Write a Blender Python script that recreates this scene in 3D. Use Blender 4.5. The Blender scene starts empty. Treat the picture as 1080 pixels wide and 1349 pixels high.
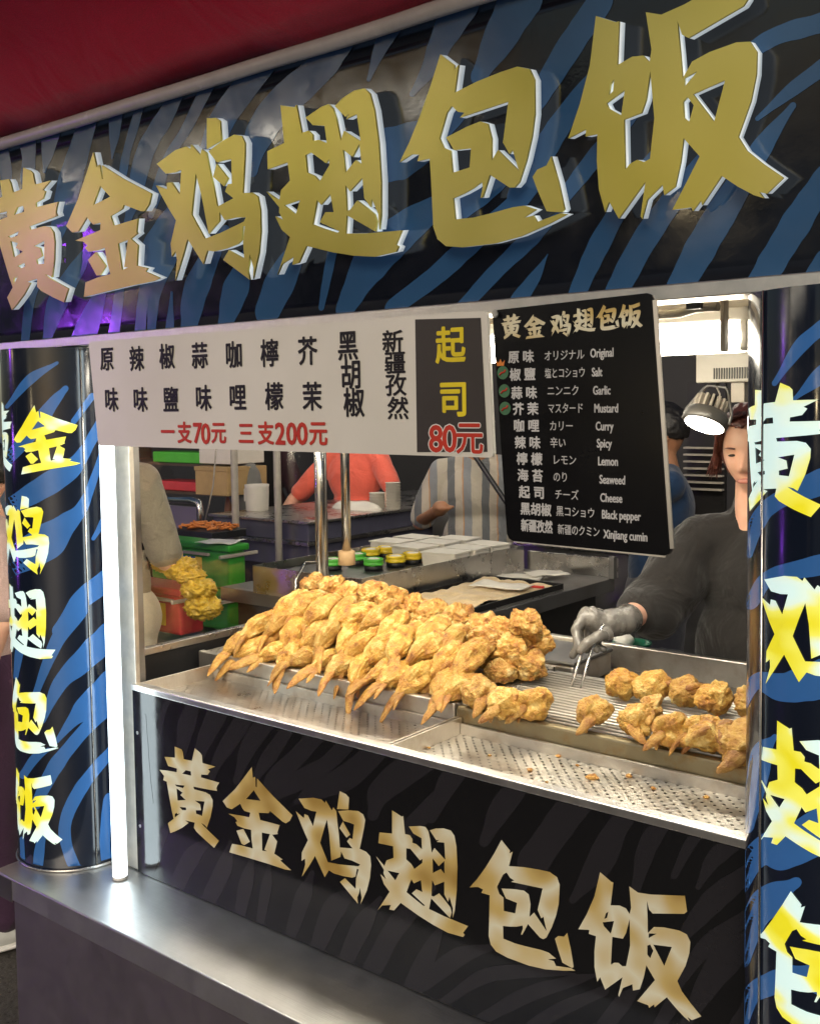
import bpy, bmesh, math, random
from mathutils import Vector, Matrix, Euler, noise

# ------------------------------------------------------------------ camera, sky, sun, exposure
SC = bpy.context.scene
COL = SC.collection
CAM = Vector((0.0, -1.6, 1.72))
CX = Vector((0.77788775, 0.6282455, -0.0140799))      # camera right
CY = Vector((0.02684688, -0.05561024, -0.99809155))   # camera down
CZ = Vector((-0.62782951, 0.77602519, -0.06012496))   # camera forward
FPX, PX, PY = 1392.4, 540.0, 615.09
cam_data = bpy.data.cameras.new('camera')
cam = bpy.data.objects.new('camera', cam_data)
COL.objects.link(cam)
cam.matrix_world = Matrix(((CX.x, -CY.x, -CZ.x, CAM.x), (CX.y, -CY.y, -CZ.y, CAM.y),
                           (CX.z, -CY.z, -CZ.z, CAM.z), (0, 0, 0, 1)))
cam_data.sensor_fit = 'VERTICAL'
cam_data.sensor_height = 36.0
cam_data.lens = FPX / 1349.0 * 36.0
cam_data.shift_y = -(674.5 - PY) / 1349.0
cam_data.clip_start = 0.05
cam_data.clip_end = 400
SC.camera = cam

world = bpy.data.worlds.new('World')
SC.world = world
world.use_nodes = True
wn = world.node_tree
sky = wn.nodes.new('ShaderNodeTexSky')
sky.sky_type = 'NISHITA'
sky.sun_disc = False
SUN_EL, SUN_ROT = math.radians(25), math.radians(155)
sky.sun_elevation = SUN_EL
sky.sun_rotation = SUN_ROT
bg = wn.nodes['Background']
wn.links.new(sky.outputs[0], bg.inputs[0])
bg.inputs[1].default_value = 0.024
# soft glow of the street behind the camera (the night counterpart of the sun lamp)
sun_data = bpy.data.lights.new('street_glow', 'SUN')
sun_data.energy = 0.85
sun_data.angle = math.radians(35)
sun_data.color = (1.0, 0.86, 0.68)
sun = bpy.data.objects.new('street_glow', sun_data)
COL.objects.link(sun)
sun.rotation_euler = Vector((-0.38, 0.80, -0.42)).to_track_quat('-Z', 'Y').to_euler()
SC.view_settings.view_transform = 'Standard'
SC.view_settings.look = 'None'
SC.view_settings.exposure = 1.0
SC.view_settings.gamma = 1.0

# ------------------------------------------------------------------ helpers
R = math.radians

def at(px, py, axis, val):
    """point of a world plane (axis 0/1/2 = val) seen at a photograph pixel, used to measure the place"""
    d = CX * (px - PX) + CY * (py - PY) + CZ * FPX
    t = (val - CAM[axis]) / d[axis]
    return CAM + d * t

def tag(o, label=None, cat=None, group=None, kind=None):
    if label: o['label'] = label
    if cat: o['category'] = cat
    if group: o['group'] = group
    if kind: o['kind'] = kind
    return o

def link(name, data, parent=None):
    o = bpy.data.objects.new(name, data)
    COL.objects.link(o)
    if parent is not None: o.parent = parent
    return o

def empty(name, label, cat, loc=(0, 0, 0), group=None):
    o = bpy.data.objects.new(name, None)
    COL.objects.link(o)
    o.location = loc
    o.empty_display_size = 0.1
    tag(o, label, cat, group)
    return o

class MB:
    """collects shapes in world coordinates into one mesh"""
    def __init__(self): self.bm = bmesh.new()
    def box(self, lo, hi, bevel=0.0, rot=None, mi=0):
        g = bmesh.ops.create_cube(self.bm, size=1.0)
        vs = g['verts']
        c = [(a + b) / 2 for a, b in zip(lo, hi)]
        s = [abs(b - a) for a, b in zip(lo, hi)]
        for v in vs:
            p = Vector((v.co.x * s[0], v.co.y * s[1], v.co.z * s[2]))
            if rot: p = rot @ p
            v.co = p + Vector(c)
        if bevel:
            es = list({e for v in vs for e in v.link_edges})
            r = bmesh.ops.bevel(self.bm, geom=es, offset=min(bevel, min(s) * 0.45), segments=2, affect='EDGES', profile=0.5)
        if mi:
            for v in vs:
                if v.is_valid:
                    for f in v.link_faces: f.material_index = mi
        return self
    def tube(self, pts, r, seg=12, cap=True, rs=None):
        pts = [Vector(p) for p in pts]
        rings = []
        up = Vector((0, 0, 1))
        prev = None
        for i, p in enumerate(pts):
            if i == 0: d = pts[1] - p
            elif i == len(pts) - 1: d = p - pts[i - 1]
            else: d = (pts[i + 1] - p).normalized() + (p - pts[i - 1]).normalized()
            d.normalize()
            if prev is None:
                a = d.cross(up)
                if a.length < 1e-3: a = d.cross(Vector((1, 0, 0)))
            else:
                a = prev - d * prev.dot(d)
            a.normalize(); prev = a
            b = d.cross(a)
            rr = rs[i] if rs else r
            rings.append([self.bm.verts.new(p + a * math.cos(2 * math.pi * k / seg) * rr + b * math.sin(2 * math.pi * k / seg) * rr) for k in range(seg)])
        for r0, r1 in zip(rings, rings[1:]):
            for k in range(seg):
                f = self.bm.faces.new((r0[k], r0[(k + 1) % seg], r1[(k + 1) % seg], r1[k])); f.smooth = True
        if cap:
            self.bm.faces.new(list(reversed(rings[0]))); self.bm.faces.new(rings[-1])
        return self
    def lathe(self, prof, c, seg=28, axis='z'):
        rings = []
        for (r, h) in prof:
            ring = []
            for k in range(seg):
                a = 2 * math.pi * k / seg
                p = Vector((r * math.cos(a), r * math.sin(a), h))
                if axis == 'y': p = Vector((p.x, p.z, -p.y))
                if axis == 'x': p = Vector((p.z, p.y, -p.x))
                ring.append(self.bm.verts.new(p + Vector(c)))
            rings.append(ring)
        for r0, r1 in zip(rings, rings[1:]):
            for k in range(seg):
                f = self.bm.faces.new((r0[k], r0[(k + 1) % seg], r1[(k + 1) % seg], r1[k])); f.smooth = True
        self.bm.faces.new(list(reversed(rings[0]))); self.bm.faces.new(rings[-1])
        return self
    def quad(self, a, b, c, d):
        self.bm.faces.new([self.bm.verts.new(Vector(p)) for p in (a, b, c, d)])
        return self
    def build(self, name, mat, parent=None, smooth=False):
        bmesh.ops.recalc_face_normals(self.bm, faces=self.bm.faces[:])
        me = bpy.data.meshes.new(name)
        if smooth:
            for f in self.bm.faces: f.smooth = True
        self.bm.to_mesh(me); self.bm.free()
        for m in (mat if isinstance(mat, (list, tuple)) else [mat]): me.materials.append(m)
        o = link(name, me, parent)
        if parent is not None and parent.type == 'EMPTY':
            o.matrix_parent_inverse = Matrix.Translation(-Vector(parent.location))
        return o

def under(o, parent):
    """parent o keeping it where it is (parents are only ever translated)"""
    o.parent = parent
    o.matrix_parent_inverse = Matrix.Translation(-Vector(parent.location)) @ Matrix.Identity(4)
    return o

DG = None
def to_mesh_obj(tmp, name, mats, parent=None, smooth=False):
    dg = bpy.context.evaluated_depsgraph_get()
    me = bpy.data.meshes.new_from_object(tmp.evaluated_get(dg))
    bpy.data.objects.remove(tmp, do_unlink=True)
    me.name = name
    me.materials.clear()
    for m in (mats if isinstance(mats, (list, tuple)) else [mats]): me.materials.append(m)
    if smooth:
        for p in me.polygons: p.use_smooth = True
    o = link(name, me)
    if parent is not None: under(o, parent)
    return o

# ------------------------------------------------------------------ materials
def new_mat(name):
    m = bpy.data.materials.new(name)
    m.use_nodes = True
    nt = m.node_tree
    b = nt.nodes['Principled BSDF']
    return m, nt, b

def N(nt, typ, **kw):
    n = nt.nodes.new(typ)
    for k, v in kw.items():
        if k.startswith('i_'):
            n.inputs[k[2:].replace('_', ' ')].default_value = v
        else: setattr(n, k, v)
    return n

def ramp(nt, src, stops, interp='LINEAR'):
    r = nt.nodes.new('ShaderNodeValToRGB')
    r.color_ramp.interpolation = interp
    els = r.color_ramp.elements
    while len(els) < len(stops): els.new(0.5)
    for e, (p, c) in zip(els, stops):
        e.position = p; e.color = (c[0], c[1], c[2], 1) if len(c) == 3 else c
    nt.links.new(src, r.inputs[0])
    return r

def coords(nt, scale=(1, 1, 1), kind='Object', rot=(0, 0, 0), loc=(0, 0, 0)):
    tc = nt.nodes.new('ShaderNodeTexCoord')
    mp = nt.nodes.new('ShaderNodeMapping')
    mp.inputs['Scale'].default_value = scale
    mp.inputs['Rotation'].default_value = rot
    mp.inputs['Location'].default_value = loc
    nt.links.new(tc.outputs[kind], mp.inputs[0])
    return mp.outputs[0]

def bump(nt, b, h, strength=0.2, dist=0.01):
    n = nt.nodes.new('ShaderNodeBump')
    n.inputs['Strength'].default_value = strength
    n.inputs['Distance'].default_value = dist
    nt.links.new(h, n.inputs['Height'])
    nt.links.new(n.outputs[0], b.inputs['Normal'])
    return n

def simple(name, col, rough=0.5, metal=0.0, var=0.12, scale=12, bmp=0.05, coat=0.0, sheen=0.0, emis=0.0, spec=0.5):
    m, nt, b = new_mat(name)
    v = coords(nt)
    n = N(nt, 'ShaderNodeTexNoise', i_Scale=scale, i_Detail=6.0, i_Roughness=0.6)
    nt.links.new(v, n.inputs['Vector'])
    lo = [c * (1 - var) for c in col]; hi = [min(1, c * (1 + var)) for c in col]
    r = ramp(nt, n.outputs[0], [(0.3, lo), (0.7, hi)])
    nt.links.new(r.outputs[0], b.inputs['Base Color'])
    mr = N(nt, 'ShaderNodeMapRange'); mr.inputs[3].default_value = max(0, rough - 0.1); mr.inputs[4].default_value = min(1, rough + 0.1)
    nt.links.new(n.outputs[0], mr.inputs[0]); nt.links.new(mr.outputs[0], b.inputs['Roughness'])
    b.inputs['Metallic'].default_value = metal
    b.inputs['Specular IOR Level'].default_value = spec
    if coat: b.inputs['Coat Weight'].default_value = coat; b.inputs['Coat Roughness'].default_value = 0.08
    if sheen: b.inputs['Sheen Weight'].default_value = sheen
    if emis:
        nt.links.new(r.outputs[0], b.inputs['Emission Color']); b.inputs['Emission Strength'].default_value = emis
    if bmp: bump(nt, b, n.outputs[0], bmp, 0.01)
    return m

def emit(name, col, strength):
    m, nt, b = new_mat(name)
    b.inputs['Base Color'].default_value = (0.8, 0.8, 0.8, 1)
    b.inputs['Emission Color'].default_value = (*col, 1)
    b.inputs['Emission Strength'].default_value = strength
    return m

def steel(name, col=(0.62, 0.60, 0.57), rough=0.3, grain=(1, 60, 1), smudge=0.5, holes=None, grease=0.0, dents=0.03, sms=7.0):
    m, nt, b = new_mat(name)
    v = coords(nt, grain)
    n = N(nt, 'ShaderNodeTexNoise', i_Scale=8.0, i_Detail=5.0)
    nt.links.new(v, n.inputs['Vector'])
    v2 = coords(nt)
    n2 = N(nt, 'ShaderNodeTexNoise', i_Scale=sms, i_Detail=9.0, i_Roughness=0.7)
    nt.links.new(v2, n2.inputs['Vector'])
    r = ramp(nt, n2.outputs[0], [(0.3, [c * (1 - 0.45 * smudge) for c in col]), (0.65, col)])
    last = r.outputs[0]
    if grease:
        n3 = N(nt, 'ShaderNodeTexNoise', i_Scale=16.0, i_Detail=9.0, i_Roughness=0.7)
        nt.links.new(v2, n3.inputs['Vector'])
        r3 = ramp(nt, n3.outputs[0], [(0.5, (0, 0, 0)), (0.72, (grease, grease, grease))])
        mx = N(nt, 'ShaderNodeMix', data_type='RGBA')
        nt.links.new(r3.outputs[0], mx.inputs[0]); nt.links.new(last, mx.inputs[6])
        mx.inputs[7].default_value = (0.30, 0.17, 0.05, 1)
        last = mx.outputs[2]
    nt.links.new(last, b.inputs['Base Color'])
    b.inputs['Metallic'].default_value = 1.0
    mr = N(nt, 'ShaderNodeMapRange'); mr.inputs[1].default_value = 0.3; mr.inputs[2].default_value = 0.7
    mr.inputs[3].default_value = rough * (0.75 if sms < 10 else 0.92); mr.inputs[4].default_value = min(1, rough * (1.5 if sms < 10 else 1.15))
    nt.links.new(n2.outputs[0], mr.inputs[0]); nt.links.new(mr.outputs[0], b.inputs['Roughness'])
    ad = N(nt, 'ShaderNodeMath', operation='ADD'); nt.links.new(n.outputs[0], ad.inputs[0])
    ml = N(nt, 'ShaderNodeMath', operation='MULTIPLY'); nt.links.new(n2.outputs[0], ml.inputs[0]); ml.inputs[1].default_value = dents * 60
    nt.links.new(ml.outputs[0], ad.inputs[1])
    bump(nt, b, ad.outputs[0], 0.25, 0.002)
    if holes:
        sx, sy, rad = holes
        vv = coords(nt, (1 / sx, 1 / sy, 1))
        vo = N(nt, 'ShaderNodeSeparateXYZ'); nt.links.new(vv, vo.inputs[0])
        def frac(src, off):
            a = N(nt, 'ShaderNodeMath', operation='ADD'); nt.links.new(src, a.inputs[0])
            if isinstance(off, float): a.inputs[1].default_value = off
            else: nt.links.new(off, a.inputs[1])
            f = N(nt, 'ShaderNodeMath', operation='FRACT'); nt.links.new(a.outputs[0], f.inputs[0])
            s = N(nt, 'ShaderNodeMath', operation='SUBTRACT'); nt.links.new(f.outputs[0], s.inputs[0]); s.inputs[1].default_value = 0.5
            return s.outputs[0]
        fl = N(nt, 'ShaderNodeMath', operation='FLOOR'); nt.links.new(vo.outputs[1], fl.inputs[0])
        md = N(nt, 'ShaderNodeMath', operation='MULTIPLY'); nt.links.new(fl.outputs[0], md.inputs[0]); md.inputs[1].default_value = 0.5
        fx = frac(vo.outputs[0], md.outputs[0]); fy = frac(vo.outputs[1], 0.0)
        px = N(nt, 'ShaderNodeMath', operation='MULTIPLY'); nt.links.new(fx, px.inputs[0]); px.inputs[1].default_value = sx
        py = N(nt, 'ShaderNodeMath', operation='MULTIPLY'); nt.links.new(fy, py.inputs[0]); py.inputs[1].default_value = sy
        cb = N(nt, 'ShaderNodeCombineXYZ'); nt.links.new(px.outputs[0], cb.inputs[0]); nt.links.new(py.outputs[0], cb.inputs[1])
        ln = N(nt, 'ShaderNodeVectorMath', operation='LENGTH'); nt.links.new(cb.outputs[0], ln.inputs[0])
        lt = N(nt, 'ShaderNodeMath', operation='LESS_THAN'); nt.links.new(ln.outputs['Value'], lt.inputs[0]); lt.inputs[1].default_value = rad
        tr = N(nt, 'ShaderNodeBsdfTransparent'); mxs = N(nt, 'ShaderNodeMixShader')
        nt.links.new(lt.outputs[0], mxs.inputs[0]); nt.links.new(b.outputs[0], mxs.inputs[1]); nt.links.new(tr.outputs[0], mxs.inputs[2])
        nt.links.new(mxs.outputs[0], nt.nodes['Material Output'].inputs['Surface'])
    return m

def zebra(name, dark, light, scale=3.0, angle=0.0, bend=0.6, rough=0.12, emis=0.0, seed=0.0, axes='xz', duty=0.5, ripple=0.0, stretch=1.0):
    """flat print of irregular tiger stripes under a glossy film"""
    m, nt, b = new_mat(name)
    tc = nt.nodes.new('ShaderNodeTexCoord')
    sp = N(nt, 'ShaderNodeSeparateXYZ'); nt.links.new(tc.outputs['UV' if axes == 'uv' else 'Object'], sp.inputs[0])
    cb = N(nt, 'ShaderNodeCombineXYZ')
    nt.links.new(sp.outputs[0], cb.inputs[0])
    nt.links.new(sp.outputs[1 if axes == 'uv' else 2], cb.inputs[1])
    mp = nt.nodes.new('ShaderNodeMapping'); mp.inputs['Rotation'].default_value = (0, 0, angle)
    mp.inputs['Location'].default_value = (seed, seed * 0.7, 0)
    nt.links.new(cb.outputs[0], mp.inputs[0])
    # stripes bend with a slow noise, tapered by a second one
    n = N(nt, 'ShaderNodeTexNoise', i_Scale=1.9 * stretch, i_Detail=1.0, i_Roughness=0.4)
    nt.links.new(mp.outputs[0], n.inputs['Vector'])
    s2 = N(nt, 'ShaderNodeSeparateXYZ'); nt.links.new(mp.outputs[0], s2.inputs[0])
    a = N(nt, 'ShaderNodeMath', operation='MULTIPLY_ADD'); nt.links.new(n.outputs[0], a.inputs[0]); a.inputs[1].default_value = bend
    nt.links.new(s2.outputs[0], a.inputs[2])
    mp3 = nt.nodes.new('ShaderNodeMapping'); mp3.inputs['Scale'].default_value = (2.6 * stretch, 1.5 * stretch, 1); nt.links.new(mp.outputs[0], mp3.inputs[0])
    n4 = N(nt, 'ShaderNodeTexNoise', i_Scale=1.0, i_Detail=0.6); nt.links.new(mp3.outputs[0], n4.inputs['Vector'])
    a2 = N(nt, 'ShaderNodeMath', operation='MULTIPLY_ADD'); nt.links.new(n4.outputs[0], a2.inputs[0]); a2.inputs[1].default_value = 0.9 / scale
    nt.links.new(a.outputs[0], a2.inputs[2])
    f = N(nt, 'ShaderNodeMath', operation='MULTIPLY'); nt.links.new(a2.outputs[0], f.inputs[0]); f.inputs[1].default_value = scale * math.pi * 2
    s = N(nt, 'ShaderNodeMath', operation='SINE'); nt.links.new(f.outputs[0], s.inputs[0])
    mp2 = nt.nodes.new('ShaderNodeMapping'); mp2.inputs['Scale'].default_value = (3.4 * stretch, 1.3 * stretch, 1); mp2.inputs['Location'].default_value = (3.1, 5.2, 0)
    nt.links.new(mp.outputs[0], mp2.inputs[0])
    n2 = N(nt, 'ShaderNodeTexNoise', i_Scale=1.0, i_Detail=1.0); nt.links.new(mp2.outputs[0], n2.inputs['Vector'])
    th = N(nt, 'ShaderNodeMapRange'); nt.links.new(n2.outputs[0], th.inputs[0])
    th.inputs[1].default_value = 0.3; th.inputs[2].default_value = 0.7; th.inputs[3].default_value = duty - 1.3; th.inputs[4].default_value = duty + 0.3
    df = N(nt, 'ShaderNodeMath', operation='SUBTRACT'); nt.links.new(s.outputs[0], df.inputs[0]); nt.links.new(th.outputs[0], df.inputs[1])
    r = ramp(nt, df.outputs[0], [(0.0, dark), (0.05, light)])
    nt.links.new(r.outputs[0], b.inputs['Base Color'])
    b.inputs['Roughness'].default_value = rough
    b.inputs['Specular IOR Level'].default_value = 0.7
    if emis:
        nt.links.new(r.outputs[0], b.inputs['Emission Color']); b.inputs['Emission Strength'].default_value = emis
    if ripple:
        v = coords(nt)
        nn = N(nt, 'ShaderNodeTexNoise', i_Scale=9.0, i_Detail=3.0); nt.links.new(v, nn.inputs['Vector'])
        nb = N(nt, 'ShaderNodeTexNoise', i_Scale=150.0, i_Detail=2.0); nt.links.new(v, nb.inputs['Vector'])
        ad = N(nt, 'ShaderNodeMath', operation='MULTIPLY_ADD'); nt.links.new(nb.outputs[0], ad.inputs[0]); ad.inputs[1].default_value = 0.05
        nt.links.new(nn.outputs[0], ad.inputs[2])
        bump(nt, b, ad.outputs[0], ripple, 0.02)
    return m

def grad_mat(name, stops, scale, rough=0.3, metal=0.0, emis=0.0, rot=(0, 0, 0), noise_amt=0.3, src='Generated', bmp=0.0):
    """printed metallic gradient, repeated in soft bands"""
    m, nt, b = new_mat(name)
    v = coords(nt, scale, src, rot)
    n = N(nt, 'ShaderNodeTexNoise', i_Scale=1.0, i_Detail=2.0); nt.links.new(v, n.inputs['Vector'])
    r = ramp(nt, n.outputs[0], stops)
    nt.links.new(r.outputs[0], b.inputs['Base Color'])
    b.inputs['Roughness'].default_value = rough
    b.inputs['Metallic'].default_value = metal
    if emis:
        nt.links.new(r.outputs[0], b.inputs['Emission Color']); b.inputs['Emission Strength'].default_value = emis
    return m

def fabric(name, col, col2=None, stripes=None, rough=0.85, fold=0.4, fscale=9):
    m, nt, b = new_mat(name)
    v = coords(nt)
    n = N(nt, 'ShaderNodeTexNoise', i_Scale=fscale, i_Detail=3.0, i_Distortion=0.8); nt.links.new(v, n.inputs['Vector'])
    w = N(nt, 'ShaderNodeTexNoise', i_Scale=420.0, i_Detail=1.0); nt.links.new(v, w.inputs['Vector'])
    r = ramp(nt, w.outputs[0], [(0.3, [c * 0.85 for c in col]), (0.7, [min(1, c * 1.12) for c in col])])
    last = r.outputs[0]
    if stripes:
        vs = coords(nt, (1, 1, 1), 'Object', stripes.get('rot', (0, 0, 0)))
        wd = N(nt, 'ShaderNodeVectorMath', operation='MULTIPLY_ADD')
        nt.links.new(n.outputs['Color'], wd.inputs[0]); wd.inputs[1].default_value = (0.014, 0.014, 0.0); nt.links.new(vs, wd.inputs[2])
        sx = N(nt, 'ShaderNodeSeparateXYZ'); nt.links.new(wd.outputs[0], sx.inputs[0])
        ml = N(nt, 'ShaderNodeMath', operation='MULTIPLY'); nt.links.new(sx.outputs[0], ml.inputs[0]); ml.inputs[1].default_value = stripes['freq']
        fr = N(nt, 'ShaderNodeMath', operation='FRACT'); nt.links.new(ml.outputs[0], fr.inputs[0])
        last = ramp(nt, fr.outputs[0], stripes['stops'], 'CONSTANT').outputs[0]
    nt.links.new(last, b.inputs['Base Color'])
    b.inputs['Roughness'].default_value = rough
    b.inputs['Sheen Weight'].default_value = 0.2
    b.inputs['Specular IOR Level'].default_value = 0.2
    ad = N(nt, 'ShaderNodeMath', operation='MULTIPLY_ADD'); nt.links.new(w.outputs[0], ad.inputs[0]); ad.inputs[1].default_value = 0.03
    nt.links.new(n.outputs[0], ad.inputs[2])
    bump(nt, b, ad.outputs[0], fold, 0.03)
    return m

def skin_mat(name, col=(0.52, 0.29, 0.18)):
    m, nt, b = new_mat(name)
    v = coords(nt)
    n = N(nt, 'ShaderNodeTexNoise', i_Scale=25.0, i_Detail=5.0); nt.links.new(v, n.inputs['Vector'])
    r = ramp(nt, n.outputs[0], [(0.3, [c * f for c, f in zip(col, (0.92, 0.82, 0.8))]), (0.7, col)])
    nt.links.new(r.outputs[0], b.inputs['Base Color'])
    b.inputs['Roughness'].default_value = 0.5
    b.inputs['Subsurface Weight'].default_value = 0.15
    b.inputs['Subsurface Radius'].default_value = (0.02, 0.008, 0.004)
    b.inputs['Subsurface Scale'].default_value = 0.3
    n2 = N(nt, 'ShaderNodeTexNoise', i_Scale=350.0); nt.links.new(v, n2.inputs['Vector'])
    bump(nt, b, n2.outputs[0], 0.08, 0.001)
    return m

def chicken_mat(name, crust):
    m, nt, b = new_mat(name)
    v = coords(nt)
    oi = N(nt, 'ShaderNodeObjectInfo')
    b.inputs['Specular IOR Level'].default_value = 0.6
    av = N(nt, 'ShaderNodeVectorMath', operation='ADD'); nt.links.new(v, av.inputs[0])
    sc = N(nt, 'ShaderNodeMath', operation='MULTIPLY'); nt.links.new(oi.outputs['Random'], sc.inputs[0]); sc.inputs[1].default_value = 7.0
    nt.links.new(sc.outputs[0], av.inputs[1])
    n = N(nt, 'ShaderNodeTexNoise', i_Scale=34.0, i_Detail=8.0, i_Roughness=0.66, i_Distortion=0.4); nt.links.new(av.outputs[0], n.inputs['Vector'])
    if crust == 'tip':
        st = [(0.30, (0.22, 0.07, 0.014)), (0.42, (0.38, 0.16, 0.03)), (0.56, (0.52, 0.28, 0.055)), (0.70, (0.66, 0.43, 0.13))]
    elif crust:
        st = [(0.32, (0.24, 0.08, 0.014)), (0.42, (0.46, 0.20, 0.034)), (0.54, (0.62, 0.36, 0.08)), (0.66, (0.80, 0.62, 0.28))]
    else:
        st = [(0.32, (0.27, 0.10, 0.018)), (0.42, (0.47, 0.225, 0.035)), (0.53, (0.58, 0.335, 0.06)), (0.66, (0.74, 0.55, 0.20))]
    r = ramp(nt, n.outputs[0], st)
    hs = N(nt, 'ShaderNodeHueSaturation')
    mr = N(nt, 'ShaderNodeMapRange'); nt.links.new(oi.outputs['Random'], mr.inputs[0]); mr.inputs[3].default_value = 0.82; mr.inputs[4].default_value = 1.12
    nt.links.new(mr.outputs[0], hs.inputs['Value']); nt.links.new(r.outputs[0], hs.inputs['Color'])
    # browner towards pointed extremities through fine skin pores
    n2 = N(nt, 'ShaderNodeTexVoronoi', i_Scale=210.0); nt.links.new(av.outputs[0], n2.inputs['Vector'])
    nt.links.new(hs.outputs[0], b.inputs['Base Color'])
    n3 = N(nt, 'ShaderNodeTexNoise', i_Scale=120.0, i_Detail=6.0, i_Roughness=0.7); nt.links.new(av.outputs[0], n3.inputs['Vector'])
    mr2 = N(nt, 'ShaderNodeMapRange'); nt.links.new(n3.outputs[0], mr2.inputs[0]); mr2.inputs[3].default_value = 0.28; mr2.inputs[4].default_value = 0.62
    nt.links.new(mr2.outputs[0], b.inputs['Roughness'])
    b.inputs['Subsurface Weight'].default_value = 0.12
    b.inputs['Subsurface Radius'].default_value = (0.012, 0.006, 0.002)
    b.inputs['Subsurface Scale'].default_value = 0.5
    b.inputs['Coat Weight'].default_value = 0.12
    b.inputs['Coat Roughness'].default_value = 0.25
    mx = N(nt, 'ShaderNodeMath', operation='MULTIPLY_ADD'); nt.links.new(n2.outputs['Distance'], mx.inputs[0]); mx.inputs[1].default_value = 0.25 if not crust else 0.1
    nt.links.new(n3.outputs[0], mx.inputs[2])
    bump(nt, b, mx.outputs[0], 0.9, 0.007)
    return m

def glass_mat(name, tint=(1, 1, 1), rough=0.02):
    m, nt, b = new_mat(name)
    nt.nodes.remove(b)
    tr = N(nt, 'ShaderNodeBsdfTransparent'); tr.inputs[0].default_value = (*tint, 1)
    gl = N(nt, 'ShaderNodeBsdfGlossy'); gl.inputs['Roughness'].default_value = rough
    fr = N(nt, 'ShaderNodeFresnel'); ge = N(nt, 'ShaderNodeNewGeometry'); io = N(nt, 'ShaderNodeMapRange')
    io.inputs[3].default_value = 1.5; io.inputs[4].default_value = 1 / 1.5
    nt.links.new(ge.outputs['Backfacing'], io.inputs[0]); nt.links.new(io.outputs[0], fr.inputs[0])
    mx = N(nt, 'ShaderNodeMixShader')
    nt.links.new(fr.outputs[0], mx.inputs[0]); nt.links.new(tr.outputs[0], mx.inputs[1]); nt.links.new(gl.outputs[0], mx.inputs[2])
    nt.links.new(mx.outputs[0], nt.nodes['Material Output'].inputs[0])
    return m

M = {}
BLK, BLU = (0.006, 0.008, 0.014), (0.022, 0.095, 0.29)
M['fascia'] = zebra('fascia_print', BLK, (0.028, 0.10, 0.27), scale=6.6, angle=R(30), bend=0.34, rough=0.09, seed=2.0, ripple=0.05, duty=0.62, stretch=1.5)
M['panel'] = zebra('panel_print', (0.006, 0.006, 0.008), (0.030, 0.027, 0.029), scale=7.6, angle=R(30), bend=0.30, rough=0.07, seed=5.0, ripple=0.02, duty=0.6, stretch=1.7)
M['pillar'] = zebra('pillar_print', BLK, (0.028, 0.115, 0.36), scale=4.6, angle=R(48), bend=0.36, rough=0.08, seed=1.3, axes='uv', emis=0.10, duty=0.6, stretch=1.5)
def gloss(name, col, rough, emis=0.0, ripple=0.0, var=0.10):
    m, nt, b = new_mat(name)
    v = coords(nt)
    n0 = N(nt, 'ShaderNodeTexNoise', i_Scale=3.0, i_Detail=6.0, i_Roughness=0.65); nt.links.new(v, n0.inputs['Vector'])
    r = ramp(nt, n0.outputs[0], [(0.3, [c * (1 - var) for c in col]), (0.7, [c * (1 + var) for c in col])])
    nt.links.new(r.outputs[0], b.inputs['Base Color'])
    n1 = N(nt, 'ShaderNodeTexNoise', i_Scale=14.0, i_Detail=8.0, i_Roughness=0.7); nt.links.new(v, n1.inputs['Vector'])
    mr = N(nt, 'ShaderNodeMapRange'); mr.inputs[1].default_value = 0.35; mr.inputs[2].default_value = 0.75; mr.inputs[3].default_value = rough; mr.inputs[4].default_value = rough + 0.16
    nt.links.new(n1.outputs[0], mr.inputs[0]); nt.links.new(mr.outputs[0], b.inputs['Roughness'])
    b.inputs['Specular IOR Level'].default_value = 0.7
    if emis: nt.links.new(r.outputs[0], b.inputs['Emission Color']); b.inputs['Emission Strength'].default_value = emis
    if ripple:
        nn = N(nt, 'ShaderNodeTexNoise', i_Scale=7.0, i_Detail=3.0); nt.links.new(v, nn.inputs['Vector'])
        nb = N(nt, 'ShaderNodeTexNoise', i_Scale=170.0, i_Detail=2.0); nt.links.new(v, nb.inputs['Vector'])
        ad = N(nt, 'ShaderNodeMath', operation='MULTIPLY_ADD'); nt.links.new(nb.outputs[0], ad.inputs[0]); ad.inputs[1].default_value = 0.05
        nt.links.new(nn.outputs[0], ad.inputs[2]); bump(nt, b, ad.outputs[0], ripple, 0.02)
    return m
M['fascia'] = gloss('fascia_black_print', BLK, 0.08, ripple=0.06)
M['fascia_blue'] = gloss('fascia_blue_print', (0.030, 0.090, 0.205), 0.08, ripple=0.06)
M['panel'] = gloss('panel_black_print', (0.007, 0.007, 0.008), 0.06, ripple=0.02)
M['panel_grey'] = gloss('panel_grey_print', (0.020, 0.019, 0.023), 0.06, ripple=0.02)
M['pillar'] = gloss('pillar_black_print', (0.006, 0.009, 0.018), 0.07, emis=0.10)
M['pillar_blue'] = gloss('pillar_blue_print', (0.030, 0.110, 0.30), 0.07, emis=0.16)
M['gold'] = grad_mat('gold_brushed_acrylic', [(0.35, (0.62, 0.56, 0.11)), (0.65, (0.78, 0.70, 0.20))], (3, 3, 3), rough=0.30, metal=0.55, src='Object')
M['goldprint'] = grad_mat('gold_print', [(0.34, (0.36, 0.23, 0.06)), (0.43, (0.58, 0.43, 0.16)), (0.52, (0.74, 0.72, 0.56)), (0.60, (0.58, 0.44, 0.17)), (0.68, (0.40, 0.26, 0.07))], (5.5, 3, 5.5), rough=0.25, src='Object', rot=(0, R(40), 0))
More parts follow.
